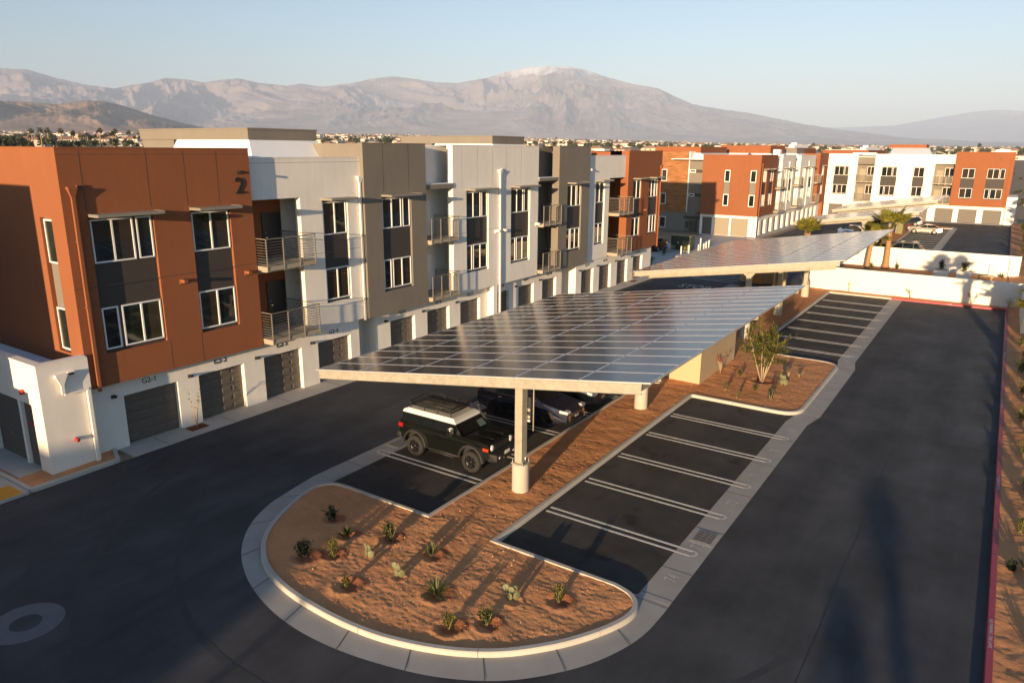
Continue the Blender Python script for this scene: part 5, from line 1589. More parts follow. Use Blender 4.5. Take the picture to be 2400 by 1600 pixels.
    for x in (xr, xf):
        for s in (1, -1): wheel(root, x, s * .83, r, .30, 'rim', s)
    finish_car(root, loc, rz)
    return root

def car(name, loc, rz, label, paint, L=4.7, W=.92, H=1.68, style='suv', rims='rims', cat='car', plate=True):
    root = empty(name, (0, 0, 0), label, cat)
    h = L / 2; r = .36; xr, xf = -h * .56, h * .60
    low = arch_profile(xr, xf, .42, .24, -h + .04, h - .06)
    belt = .98 if style == 'suv' else .90
    up = [(h, .45), (h - .04, .72), (h - .32, .86), (h * .45, belt + .02), (-h + .06, belt + .06), (-h, belt - .2), (-h - .01, .5)]
    prof = low + up
    hw = [W if abs(x) < h * .8 else W - .10 for x, z in low] + [W - .22, W - .20, W - .12, W - .05, W - .10, W - .08, W - .10]
    mb = MB(); prism_sides(mb, prof, hw, M[paint]); mb.box(-h * .8, h * .8, -W + .2, W - .2, .22, .7, M['trim'])
    mb.build('body', parent=root, bevel=.05)
    zt = H
    if style == 'suv': cab = [(h * .46, belt), (h * .08, zt - .06), (-h * .15, zt), (-h * .72, zt - .05), (-h * .95, belt + .04)]
    else: cab = [(h * .42, belt), (h * .02, zt - .05), (-h * .2, zt), (-h * .42, zt - .05), (-h * .93, belt + .05)]
    hb = [W - .07, W - .22, W - .23, W - .24, W - .10]
    mb = MB(); prism_sides(mb, cab, hb, M[paint]); mb.build('cabin', parent=root, bevel=.05)
    def yy(z, o=.008): return (W - .07) - (z - belt) / (zt - belt) * .155 + o
    def lerp(a, b, t): return (a[0] + (b[0] - a[0]) * t, a[1] + (b[1] - a[1]) * t)
    zg0, zg1 = belt + .05, zt - .12
    fx = lambda z: cab[0][0] + (cab[1][0] - cab[0][0]) * (z - belt) / (cab[1][1] - belt)
    bx = lambda z: cab[4][0] + (cab[3][0] - cab[4][0]) * (z - cab[4][1]) / (cab[3][1] - cab[4][1])
    xs = [fx(zg0) - .12, -h * .12, -h * .56]
    for s in (1, -1):
        def gq(x0b, x0t, x1b, x1t):
            q = [(x0b, s * yy(zg0), zg0), (x0t, s * yy(zg1), zg1), (x1t, s * yy(zg1), zg1), (x1b, s * yy(zg0), zg0)]
            glass_quad(root, q if s < 0 else q[::-1])
        gq(xs[0], fx(zg1) - .10, xs[1] + .03, xs[1] + .03)
        gq(xs[1] - .03, xs[1] - .03, xs[2] + .05, xs[2] + .05)
        gq(xs[2] - .03, xs[2] - .03, bx(zg0) + .22, bx(zg1) + .10)
        m = MB(); m.box(h * .30, h * .38, min(s * (W - .04), s * (W + .14)), max(s * (W - .04), s * (W + .14)), belt + .02, belt + .16, M[paint]); m.build('mirror', parent=root, bevel=.02)
        m = MB(); m.box(-h - .03, -h + .28, min(s * (W - .38), s * (W - .09)), max(s * (W - .38), s * (W - .09)), belt - .17, belt - .02, M['lamp_red']); m.build('taillight', parent=root)
        m = MB(); m.box(h - .42, h - .02, min(s * (W - .40), s * (W - .125)), max(s * (W - .40), s * (W - .125)), .69, .81, M['lamp_clear']); m.build('headlight', parent=root)
        for x in (xs[1] + .22, xs[2] + .28):
            m = MB(); m.box(x - .1, x + .08, min(s * (W - .06), s * (W + .015)), max(s * (W - .06), s * (W + .015)), belt - .10, belt - .065, M['chrome']); m.build('handle', parent=root)
        m = MB(); m.box(-h * .30, h * .34, min(s * (W - .02), s * (W + .012)), max(s * (W - .02), s * (W + .012)), .27, .36, M['trim']); m.build('sill_trim', parent=root)
        if style == 'suv':
            m = MB(); m.tube([(h * .02, s * (W - .26), zt + .02), (-h * .1, s * (W - .27), zt + .055), (-h * .6, s * (W - .28), zt + .04), (-h * .68, s * (W - .28), zt - .02)], .018, M['chrome'], n=6); m.build('roof_rail', parent=root)
            m = MB(); m.tube([(xs[0], s * (yy(zg0) + .004), zg0 - .015), (bx(zg0) + .2, s * (yy(zg0) + .004), zg0 - .015), (bx(zg1) + .06, s * (yy(zg1) + .004), zg1)], .014, M['chrome'], n=6); m.build('window_trim', parent=root)
    a, b_ = lerp(cab[0], cab[1], .08), lerp(cab[0], cab[1], .92)
    glass_quad(root, [(a[0] + .02, -(W - .16), a[1] + .012), (a[0] + .02, W - .16, a[1] + .012), (b_[0] + .02, W - .27, b_[1] + .012), (b_[0] + .02, -(W - .27), b_[1] + .012)], name='windscreen')
    a, b_ = lerp(cab[4], cab[3], .12), lerp(cab[4], cab[3], .9)
    glass_quad(root, [(a[0] - .02, W - .18, a[1] + .012), (a[0] - .02, -(W - .18), a[1] + .012), (b_[0] - .02, -(W - .28), b_[1] + .012), (b_[0] - .02, W - .28, b_[1] + .012)], name='rear_window')
    m = MB(); m.box(h - .06, h + .012, -.42, .42, .50, .70, M['trim']); m.box(h + .008, h + .02, -.40, .40, .57, .60, M['chrome']); m.box(h - .05, h + .02, -.62, .62, .28, .42, M['trim']); m.build('grille', parent=root)
    m = MB(); m.box(h + .012, h + .024, -.16, .16, .44, .52, M['plate']); m.build('number_plate', parent=root)
    for s in (1, -1):
        m = MB(); m.hexa([(h - .16, s * .66 - .07, .30), (h + .02, s * .62 - .07, .30), (h + .02, s * .62 + .07, .30), (h - .16, s * .66 + .07, .30), (h - .2, s * .68 - .1, .60), (h - .01, s * .62 - .1, .60), (h - .01, s * .62 + .1, .60), (h - .2, s * .68 + .1, .60)], M['chrome'] if paint == 'carblue' else M['trim']); m.build('bumper_insert', parent=root)
    for x in (xr, xf):
        for s in (1, -1): wheel(root, x, s * (W - .10), r, .23, rims, s)
    finish_car(root, loc, rz)
    return root
FWD = radians(-90)                                                     # nose towards -Y
offroader((1.85, 5.22, .004), FWD, 'lifted black off-road vehicle with white roof and black roof rack parked nose out')
car('parked_car', (7.45, 5.35, .004), FWD, 'dark blue sporty car with black wheels deep in the shade of the carport', 'carblue', L=4.75, H=1.6, rims='rim')
car('parked_car', (10.3, 5.5, .004), FWD, 'dark car farther back under the carport beside the dark blue one', 'cargrey', L=4.7, H=1.6, rims='rim')
car('parked_suv', (76.1, -1.85, .004), -FWD, 'silver grey family SUV with roof rails parked behind the white wall', 'cargrey', L=4.95, W=.96, H=1.74, cat='suv')
car('parked_car', (105.6, -1.85, .004), -FWD, 'sunlit silver fastback car parked in the far open bays', 'carsilver', L=4.55, W=.90, H=1.42, style='coupe')
car('parked_car', (95.8, 6.0, .004), FWD, 'blue car parked under the third carport', 'carlblue', L=4.7, H=1.5, style='coupe')
car('parked_car', (117.5, 1.8, .004), -FWD, 'black car parked behind the crown of the tall palm', 'carblack', L=4.6, H=1.55)
car('parked_car', (63.8, 23.2, .06), 0, 'dark car glimpsed in the shade past the corner of the long building', 'carred', L=4.5, H=1.5)
# ---------------------------------------------------------------- plants
def leaf(mb, p, d, L, w, mat, curl=.15):
    """one pointed leaf: two quads folded along the midrib"""
    d = d.normalized(); a = Vector((0, 0, 1)) if abs(d.z) < .95 else Vector((1, 0, 0))
    s = d.cross(a).normalized(); n = s.cross(d)
    m = p + d * L * .5 + n * (w * curl); e = p + d * L
    mb.poly([p, m + s * w * .5, e, m - s * w * .5], mat)

def rvec(r): 
    while True:
        v = Vector((r.uniform(-1, 1), r.uniform(-1, 1), r.uniform(-1, 1)))
        if .05 < v.length < 1: return v.normalized()

def plant_root(name, x, y, z, label, cat, group=None): return empty(name, (x, y, z), label, cat, group)

def shrub(x, y, z, h, w, n, lm, label, seed, group=None, lsz=.07, cat='shrub'):
    h *= 1.25; n = int(n * 1.7); lsz *= 1.15
    r = random.Random(seed); root = plant_root('shrub', x, y, z, label, cat, group)
    st = MB(); fo = MB(); k = max(5, n // 26)
    for i in range(k):
        a = r.uniform(0, 2 * pi); t = r.uniform(.15, 1) ; tip = Vector((x + cos(a) * w * .5 * t, y + sin(a) * w * .5 * t, z + h * r.uniform(.55, 1)))
        base = Vector((x + cos(a) * .02, y + sin(a) * .02, z)); mid = (base + tip) / 2 + rvec(r) * .05
        st.tube([base, mid, tip], [.010, .007, .003], M['bark'], n=5)
        for j in range(n // k):
            q = base.lerp(tip, r.uniform(.25, 1.02)) + rvec(r) * w * .13
            d = (rvec(r) + Vector((0, 0, .5)) + (q - Vector((x, y, z + h * .3))) * 1.5)
            leaf(fo, q, d, lsz * r.uniform(.7, 1.4), lsz * r.uniform(.35, .6), lm)
    st.build('stem', parent=root); fo.build('foliage', parent=root)
    return root

def spiky(x, y, z, L, n, label, seed, mat='yucca', up=.5, group=None, name='yucca', wd=.022):
    r = random.Random(seed); root = plant_root(name, x, y, z, label, 'yucca', group); mb = MB()
    for i in range(n):
        a = r.uniform(0, 2 * pi); e = r.uniform(up, 1.35); l = L * r.uniform(.65, 1.1)
        d = Vector((cos(a) * cos(e), sin(a) * cos(e), sin(e)))
        s = Vector((-sin(a), cos(a), 0)) * wd
        p0 = Vector((x, y, z)); droop = Vector((0, 0, -.18 * l * cos(e)))
        p1 = p0 + d * l * .5; p2 = p0 + d * l + droop
        mb.poly([p0 - s * .7, p0 + s * .7, p1 + s, p1 - s], M[mat]); mb.poly([p1 - s, p1 + s, p2], M[mat])
    mb.build('blades', parent=root)
    return root

def cactus(x, y, z, s, label, seed, yaw=0.0):
    r = random.Random(seed); root = plant_root('prickly_pear', x, y, z, label, 'cactus', None)
    def pad(c, up, face, a, b):
        mb = MB(); up = up.normalized(); face = (face - up * face.dot(up)).normalized(); side = up.cross(face)
        rows = []
        for i in range(7):
            t = -1 + 2 * i / 6; w = sqrt(max(.0, 1 - t * t)) * (1 + .12 * t)
            rows.append([c + up * (b * (t + 1)) + side * (cos(2 * pi * j / 14) * a * max(w, .12)) + face * (sin(2 * pi * j / 14) * a * .24 * max(w, .12)) for j in range(14)])
        mb.grid(rows, M['cactus'], closed=True, cap=True); mb.build('pad', parent=root)
        return c + up * (b * 1.9)
    c0 = Vector((x, y, z - .02))
    for k in range(2):
        a = yaw + k * 1.2; f = Vector((cos(a), sin(a), 0)); c = c0 + Vector((-sin(a), cos(a), 0)) * (.11 * s * (1 if k else -1))
        t = pad(c, Vector((r.uniform(-.15, .15), r.uniform(-.15, .15), 1)), f, .10 * s, .125 * s)
        for q in range(2 if k == 0 else 1):
            lean = Vector((-sin(a), cos(a), 0)) * (.6 if q else -.5)
            t2 = pad(t + lean * .05 * s, Vector((0, 0, 1)) + lean, f + rvec(r) * .5, .085 * s, .10 * s)
    return root

def wiry(x, y, z, h, label, seed, red=False, spread=.35, nb=9, nl=40, cat='shrub', name='young_shrub', lm='leafg', stem='bark'):
    """thin sapling: a few bare stems, sparse leaves or red bracts"""
    r = random.Random(seed); root = plant_root(name, x, y, z, label, cat); st = MB(); fo = MB()
    tips = []
    for i in range(nb):
        a = r.uniform(0, 2 * pi); b = Vector((x, y, z)); m = b + Vector((cos(a) * spread * .25, sin(a) * spread * .25, h * .45)); t = b + Vector((cos(a) * spread * r.uniform(.4, 1), sin(a) * spread * r.uniform(.4, 1), h * r.uniform(.6, 1)))
        st.tube([b, m, t], [.014, .009, .004], M[stem], n=5); tips.append((m, t))
    for i in range(nl):
        m, t = r.choice(tips); q = m.lerp(t, r.uniform(.2, 1.05)) + rvec(r) * .05
        leaf(fo, q, rvec(r), .09 * r.uniform(.7, 1.3), .06, M['blossom'] if (red and r.random() < .75) else M[lm])
    st.build('stem', parent=root); fo.build('blossom' if red else 'foliage', parent=root)
    return root

zb = .11
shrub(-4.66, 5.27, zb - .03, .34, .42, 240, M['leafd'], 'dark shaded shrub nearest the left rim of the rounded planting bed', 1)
spiky(-5.13, 4.14, zb - .03, .42, 46, 'small dark yucca in the shaded half of the rounded bed', 2, mat='leafg')
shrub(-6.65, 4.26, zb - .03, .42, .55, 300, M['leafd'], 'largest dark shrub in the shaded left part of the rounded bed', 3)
shrub(-6.11, 3.67, zb - .03, .40, .42, 260, M['leafy'], 'yellow green shrub just at the edge of the shade in the rounded bed', 4)
shrub(-4.50, 2.88, zb - .03, .46, .50, 320, M['leafg'], 'bushy green shrub near the corner of the bay kerb', 5)
cactus(-5.66, 2.72, zb, 1.0, 'prickly pear cactus with several round pads behind the bushy green shrub', 6, 2.6)
cactus(-5.91, 1.28, zb, 1.05, 'upright prickly pear cactus casting a long shadow in the middle of the bed', 7, 2.9)
spiky(-4.51, 1.24, zb - .03, .52, 40, 'slender upright yucca in front of the carport pier', 8, up=.8)
shrub(-6.98, 2.19, zb - .03, .26, .30, 110, M['leafy'], 'tiny pale shrub in a dug hollow near the nose of the bed', 9)
spiky(-5.92, -.09, zb - .03, .62, 80, 'largest spreading yucca in the rounded bed', 10, up=.22)
shrub(-6.85, -1.27, zb - .03, .36, .42, 170, M['leafy'], 'loose yellow green shrub near the sunlit front rim of the bed', 11)
shrub(-6.19, -1.95, zb - .03, .34, .40, 220, M['leafg'], 'round green shrub right of the loose shrub at the front rim', 12)
cactus(-5.02, -1.97, zb, 1.1, 'two padded prickly pear cactus left of the empty bay 74', 13, 3.1)
shrub(-4.34, -2.97, zb - .03, .38, .36, 200, M['leafy'], 'small leafy shrub nearest the right tip of the rounded bed', 14)
# second bed
wiry(18.31, .16, zb, 1.15, 'bougainvillea with red bracts against the tan enclosure', 20, red=True, spread=.4, nb=9, nl=90, name='bougainvillea', cat='bougainvillea')
spiky(18.41, -.89, zb, .5, 18, 'thin grassy tuft left of the small tree', 21, mat='leafg', up=.9)
cactus(18.1, -3.18, zb, 1.35, 'prickly pear cactus to the right of the small tree', 22, 2.7)
wiry(20.0, -3.5, zb, .42, 'sparse brown twiggy shrub near the rounded corner of the second bed', 23, nl=22)
shrub(15.6, -.98, zb, .42, .35, 70, M['leafg'], 'thin dark shrub near the corner of the tan enclosure', 24)
spiky(16.37, -2.24, zb, .5, 22, 'upright green tuft in front of the small tree', 25, mat='leafg', up=.9)
shrub(14.67, -1.82, zb, .38, .36, 70, M['leafy'], 'pale twiggy shrub at the near edge of the second bed', 26)
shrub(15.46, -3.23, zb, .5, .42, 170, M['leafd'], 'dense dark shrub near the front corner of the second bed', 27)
wiry(19.4, -3.1, zb, .7, 'reddish twiggy plant behind the cactus of the second bed', 28, nl=26, spread=.2)

def small_tree(x, y, z, h, label, seed):
    r = random.Random(seed); root = plant_root('small_tree', x, y, z, label, 'tree'); st = MB(); fo = MB()
    for i in range(5):
        a = r.uniform(0, 2 * pi); lean = r.uniform(.15, .38)
        b = Vector((x + cos(a) * .05, y + sin(a) * .05, z)); tip = b + Vector((cos(a) * lean * h * .9, sin(a) * lean * h * .9, h * r.uniform(.75, 1)))
        m = b.lerp(tip, .45) + Vector((cos(a) * .04, sin(a) * .04, .05))
        st.tube([b, m, tip], [.045, .028, .008], M['bark'], n=7)
        for j in range(15):
            t = r.uniform(.28, 1); q = (b.lerp(m, t / .45) if t < .45 else m.lerp(tip, (t - .45) / .55))
            d = (rvec(r) + Vector((0, 0, .75)) + Vector((cos(a), sin(a), 0)) * .3).normalized(); L = h * r.uniform(.14, .34)
            e = q + d * L; st.tube([q, e], [.009, .003], M['bark'], n=4)
            for k in range(46):
                p = q.lerp(e, r.uniform(.12, 1.05)) + rvec(r) * r.uniform(.02, .16)
                leaf(fo, p, d + rvec(r) * .9, r.uniform(.14, .28), r.uniform(.045, .07), M['leafy'] if r.random() < .45 else M['leafg'])
    st.build('trunk', parent=root); fo.build('crown', parent=root)
small_tree(18.2, -2.07, zb - .03, 2.75, 'small multi stemmed willowy tree in the second planting bed', 31)

# beside the garage piers and the walls
def pit_sapling(x, y, label, seed, h=1.7):
    wiry(x, y, .04, h, label, seed, nb=6, nl=34, spread=.42, lm='leafd', name='sapling', cat='sapling')
    mb = MB(); mb.box(x - .42, x + .42, y - .3, y + .25, .03, .036, M['soilwet'], skip='b'); mb.build('soil', label='small square planting pit in the apron', cat='soil', kind='structure')
pit_sapling(-2.15, 16.22, 'spindly sapling between the first two garage doors', 41)
pit_sapling(42.25, 16.22, 'spindly sapling near the far end of the garage row', 42)
wiry(47.95, -1.17, .12, 1.25, 'bare bougainvillea left of the red kerb on the white end wall', 43, nb=8, nl=26, spread=.7, name='bougainvillea', cat='bougainvillea', lm='leafy')
wiry(47.85, -5.87, .12, 1.05, 'bare bougainvillea in the middle of the white end wall', 44, nb=8, nl=30, spread=.7, name='bougainvillea', cat='bougainvillea', lm='leafy')
wiry(47.8, -10.2, .12, 1.15, 'red flowering bougainvillea at the right of the white end wall', 45, red=True, nb=7, nl=60, spread=.75, name='bougainvillea', cat='bougainvillea')
wiry(47.9, -12.6, .12, .7, 'dark red bougainvillea in the shaded corner of the end wall', 46, red=True, nb=5, nl=36, spread=.3, name='bougainvillea', cat='bougainvillea')
wiry(46.6, 2.2, .12, 1.7, 'leafy climbing shrub by the last carport pier', 47, nb=8, nl=70, spread=.5)
# strip on the right: a row of young shrubs and tufts
rr = random.Random(99)
RB = [(6.75, -13.2, 'y', .4), (4.2, -12.95, 'd', .22), (4.3, -13.3, 's', .55), (8.6, -13.5, 'y', .45), (10.4, -13.35, 'g', .45), (12.2, -13.5, 's', .5), (14.0, -13.3, 'y', .5), (16.3, -13.55, 'g', .55), (18.6, -13.3, 'y', .6), (20.8, -13.6, 'g', .6), (22.8, -13.35, 'y', .6), (25.0, -13.6, 'y', .65), (27.5, -13.3, 'g', .6), (1.6, -13.6, 'y', .4), (-.6, -13.5, 's', .5), (30.2, -13.5, 'y', .6), (34, -13.35, 'g', .5)]
RL = {'y': 'yellow green shrub', 'g': 'mid green shrub', 'd': 'low blue green plant', 's': 'spiky yucca'}
for i, (x, y, k, h) in enumerate(RB):
    z = .14 + min(.35, max(0, (-12.9 - y)) * .16)
    lb = '%s right of the red kerb, %s' % (RL[k], ('near the photo bottom', 'a little farther along', 'about half way along', 'towards the end wall')[0 if x < 3.5 else 1 if x < 9.5 else 2 if x < 21 else 3])
    if k == 's': spiky(x, y, z, h, 36, lb, 200 + i, group='plants along the red kerb')
    else: shrub(x, y, z, h, h * 1.15, 220, M[{'y': 'leafy', 'g': 'leafg', 'd': 'leafd'}[k]], lb, 200 + i, group='plants along the red kerb', lsz=.09)
for i, (x, y) in enumerate(((78, -14.2), (84, -14), (91, -14.3), (98, -14.1), (106, -14.3), (114, -14.1), (121, -14.3))):
    shrub(x, y, .2, 1.2, 1.2, 160, M['leafg'], 'green shrub in the strip on the right of the far drive', 300 + i, group='shrubs along the far drive', lsz=.2)
for i, (x, y) in enumerate(((65.0, 22.5), (66.8, 24.0), (69, 24.2), (60.2, 20.6), (52.4, 18.8))):
    shrub(x, y, .05, .6, .7, 120, M['leafg'], 'low shrub in the bed between the two apartment buildings', 320 + i, group='shrubs between the apartment buildings', lsz=.12)
shrub(78.5, .9, .1, 1.9, 1.7, 300, M['leafy'], 'olive green bush beside the trunk of the tall palm', 330, lsz=.2)
for i, (x, y) in enumerate(((64.6, -.6), (64.8, -2.9), (64.7, -12.0))):
    spiky(x, y, .06, .7, 40, 'grass tuft at the foot of the second white wall', 340 + i, group='grass tufts at the second wall', name='grass_tuft', mat='leafy')

# ---- fan palms
def palm(x, y, z, h, label, seed, n=26, R=1.5, rt=.26, upright=.35, dead=True):
    r = random.Random(seed); root = plant_root('fan_palm', x, y, z, label, 'palm tree', None)
    tr = MB(); lean = Vector((r.uniform(-.2, .2), r.uniform(-.2, .2), 0)); pts = []; rad = []
    k = max(6, int(h / .22))
    for i in range(k + 1):
        t = i / k; pts.append(Vector((x, y, z)) + lean * t * t + Vector((0, 0, h * t))); rad.append((rt * (1.55 - 1.1 * min(1, t * 3.2)) if t < .14 else rt * (1.05 - .28 * t)) * (1.0 + (.07 if i % 2 else -.03)))
    tr.tube(pts, rad, M['trunk'], n=14)
    # old leaf bases under the crown
    for i in range(34):
        a = r.uniform(0, 2 * pi); zz = h * r.uniform(.80, 1.0); c = Vector((x, y, z + zz)) + lean
        d = Vector((cos(a), sin(a), .9)); tr.tube([c + Vector((cos(a), sin(a), 0)) * rt * .7, c + d * .32], [.045, .02], M['trunk'], n=4)
    tr.build('trunk', parent=root)
    top = pts[-1]; cr = MB()
    for i in range(n):
        a = 2 * pi * i / n + r.uniform(-.25, .25); e = r.uniform(upright - .55, 1.35)
        d = Vector((cos(a) * cos(e), sin(a) * cos(e), sin(e))); pl = R * r.uniform(.42, .6)
        hub = top + d * pl; s = d.cross(Vector((0, 0, 1)))
        if s.length < .1: s = Vector((1, 0, 0))
        s.normalize(); nn = s.cross(d)
        cr.tube([top, top + d * pl * .5 + Vector((0, 0, .03)), hub], [.022, .016, .010], M['frond'], n=4)
        fl = R * r.uniform(.5, .72); nb = 17
        for b in range(nb):
            t = -1 + 2 * b / (nb - 1); ang = t * 1.75
            bd = (d * cos(ang) + s * sin(ang) + nn * (.16 * abs(t))).normalized(); L = fl * (1 - .28 * abs(t))
            w = .055 * R; side = bd.cross(nn).normalized() * w
            m = hub + bd * L * .55; tip = hub + bd * L - Vector((0, 0, L * .22 * r.uniform(.3, 1.3)))
            cr.poly([hub, m + side * .9, tip, m - side * .9], M['frond'])
    cr.build('crown', parent=root)
    return root
palm(64.5, -1.88, .05, 4.1, 'tall leaning fan palm in front of the second white wall', 51, R=2.3, rt=.27, n=17, upright=.62)
palm(62.2, -.46, .05, 3.2, 'shorter fan palm trunk standing left of the tall palm', 52, R=1.7, rt=.22, n=18)
palm(66.0, 6.25, .05, 2.9, 'low bright fan palm rising behind the edge of the second carport', 53, R=2.0, rt=.3, n=16, upright=.85)
palm(74, 1.35, .05, 2.5, 'broad low fan palm between the blue car and the tall palm', 54, R=2.2, rt=.32, n=20, upright=.3)
palm(70.8, -1.2, .05, .9, 'small fan palm close behind the second white wall', 55, R=1.3, rt=.2, n=14)
# palms beyond the right edge: their fronds and long shadows reach into the picture
palm(37.2, -14.25, .2, 1.7, 'young fan palm at the right edge near the end wall', 56, R=1.75, rt=.25, n=22, upright=.3)
for i, (x, y, h) in enumerate(((20.5, -14.75, 4.7), (24.5, -14.25, 5.0), (27, -15.4, 4.4), (97, -18.9, 4.3), (104, -17.6, 5.4), (110, -16.5, 3.6), (-42, -18.3, 5.0), (-42, -17.1, 4.1))):
    palm(x, y, .2, h, 'fan palm standing to the right outside the picture', 60 + i, R=1.7 if x > -30 else .85, rt=.2, n=12)['group'] = 'palms outside the picture'

# ---------------------------------------------------------------- walls, enclosure, street furniture
def garden_wall(x0, x1, y0, y1, h, label, mat='wallwhite'):
    mb = MB(); mb.box(x0, x1, y0, y1, -.1, h, M[mat]); mb.box(x0 - .02, x1 + .02, y0 - .02, y1 + .02, h, h + .05, M[mat])
    return tag(mb.build('garden_wall', loc=((x0 + x1) / 2, (y0 + y1) / 2, 0)), label, 'wall')
garden_wall(48.25, 48.47, -13.3, 2.25, 1.98, 'white rendered wall closing the end of the drive')
garden_wall(65.7, 65.92, -13.3, 2.4, 2.05, 'second white wall behind the garden with the palms')
garden_wall(38.0, 48.25, -13.52, -13.3, 1.98, 'white wall running along the right edge to the end wall')
garden_wall(66.0, 129, -16.8, -16.6, 1.9, 'long boundary wall on the far right', 'planter')
garden_wall(48.3, 48.5, 4.1, 8.2, 1.75, 'tan bin enclosure wall seen under the second carport', 'tan')
mb = MB(); mb.box(45.9, 48.2, 4.55, 4.62, .1, 1.6, M['black']); mb.box(45.85, 45.95, 4.5, 4.65, 0, 1.8, M['tan']); mb.box(46.2, 46.3, 5.6, 7.0, .3, 1.1, M['trunk'])
tag(mb.build('bin_gate', loc=(46, 4.6, 0)), 'dark steel gate of the bin enclosure under the second carport', 'gate')
r0 = empty('equipment_enclosure', (18.7, 1.2, 0), 'tan rendered equipment enclosure under the edge of the nearest carport', 'enclosure')
mb = MB(); mb.box(15.85, 21.6, .44, .64, .05, 2.12, M['tan']); mb.box(15.85, 16.05, .64, 2.2, .05, 2.12, M['tan']); mb.box(21.4, 21.6, .64, 2.2, .05, 2.12, M['tan']); mb.box(16.05, 21.4, 2.0, 2.2, .05, 2.12, M['tan'])
mb.build('wall', parent=r0)
mb = MB(); mb.box(16.4, 21.0, .9, 1.8, .1, 1.5, M['cargrey']); mb.build('cabinet', parent=r0)
mb = MB(); mb.box(15.70, 15.85, 1.0, 1.3, 1.36, 1.44, M['awning']); mb.build('wall_lamp', parent=r0)
# planters in the garden
for i, (x, y, lb) in enumerate(((62.4, -7.0, 'left one of the two square white planters before the second wall'), (62.5, -8.9, 'right one of the two square white planters before the second wall'))):
    root = empty('planter', (x, y, 0), lb, 'planter', 'planters in the walled garden')
    mb = MB(); a = .62
    mb.box(x - a, x + a, y - a, y - a + .1, .05, .75, M['planter']); mb.box(x - a, x + a, y + a - .1, y + a, .05, .75, M['planter']); mb.box(x - a, x - a + .1, y - a + .1, y + a - .1, .05, .75, M['planter']); mb.box(x + a - .1, x + a, y - a + .1, y + a - .1, .05, .75, M['planter'])
    mb.build('box', parent=root)
    mb = MB(); mb.box(x - a + .1, x + a - .1, y - a + .1, y + a - .1, .3, .66, M['soilwet']); mb.build('soil', parent=root)
    shrub(x, y, .62, .75, .75, 240, M['leafd'] if i == 0 else M['leafy'], 'clipped green bush growing in the %s white planter' % ('left' if i == 0 else 'right'), 400 + i, lsz=.13)
root = empty('garden_bench', (62.6, -10.7, 0), 'low backless bench beside the right planter', 'bench')
mb = MB(); mb.box(62.3, 62.9, -11.3, -10.0, .42, .5, M['tan']); mb.build('seat', parent=root)
for y in (-11.2, -10.2):
    mb = MB(); mb.box(62.35, 62.85, y, y + .1, .05, .42, M['trunk']); mb.build('leg', parent=root)
def post_thing(name, x, y, h, r, mat, label, cat, group):
    mb = MB(); mb.lathe((x, y, 0), [(r, 0), (r, h - .03), (r * .6, h), (.001, h)], M[mat], n=12)
    return tag(mb.build(name, loc=(x, y, 0)), label, cat, group)
for x, y, h in ((61.6, 19.05, 1.05), (63.1, 18.7, 1.05), (66.2, 18.65, .8), (66.75, 18.62, 1.5), (68.1, 18.65, .75), (68.7, 18.58, .9), (69.6, 18.55, 1.0)):
    post_thing('bollard', x, y, h, .085, 'bollard', 'cream steel bollard guarding the green transformer', 'bollard', 'bollards by the transformer')
for x, y in ((49.0, -1.0), (62.0, -3.4), (63.6, -11.2), (64.6, -12.6)):
    post_thing('garden_light', x, y, 1.9 if x > 64 else 1.4, .035, 'bollard', 'thin pale post light in the walled garden', 'post light', 'post lights in the walled garden')
root = empty('transformer', (65.3, 20, 0), 'dark green electrical transformer with an olive sunlit front', 'transformer')
mb = MB(); mb.box(64.8, 66.3, 19.2, 21.6, .12, 1.75, M['transformer']); mb.box(64.7, 66.4, 19.1, 21.9, 1.75, 1.85, M['olive']); mb.build('cabinet', parent=root)
mb = MB(); mb.box(64.74, 64.8, 19.3, 20.2, .2, 1.2, M['olive']); mb.build('door', parent=root)
mb = MB(); mb.box(64.4, 66.7, 18.9, 22, 0, .12, M['pave']); mb.build('plinth', parent=root)
mb = MB(); mb.lathe((64.79, 20.7, 1.0), [(.001, -.02), (.09, -.02), (.09, .01)], M['plate'], axis='x', n=14); mb.build('label_disc', parent=root)
# bicycle rack by the transformer, hydrant and meter in the far bed
mb = MB()
for k in range(5):
    x = 61.6 + .45 * k; mb.tube([(x, 20.6, 0), (x, 20.6, .75), (x + .05, 21.0, .85), (x, 21.4, .75), (x, 21.4, 0)], .022, M['metal'], n=6)
tag(mb.build('bike_rack', loc=(62.5, 21, 0)), 'steel hoop bicycle rack on the shaded pavement', 'bicycle rack')
root = empty('hydrant', (108.5, .6, 0), 'red fire hydrant riser behind the silver fastback', 'hydrant')
mb = MB(); mb.lathe((108.5, .6, 0), [(.14, 0), (.14, .5), (.20, .55), (.20, .62), (.13, .7), (.10, .85), (.001, .9)], M['red'], n=14); mb.box(108.25, 108.75, .5, .7, .36, .5, M['red']); mb.build('body', parent=root)
mb = MB(); mb.lathe((108.5, .6, .9), [(.05, 0), (.05, .1), (.001, .12)], M['red'], n=8); mb.build('cap', parent=root)
mb = MB(); mb.box(101.8, 102.8, .75, 1.5, .1, 1.7, M['olive']); mb.box(102.1, 102.5, .9, 1.3, 1.7, 2.3, M['bollard'])
tag(mb.build('utility_cabinet', loc=(102.3, 1.1, 0)), 'pale olive utility cabinet beside the tall palm crown', 'cabinet')
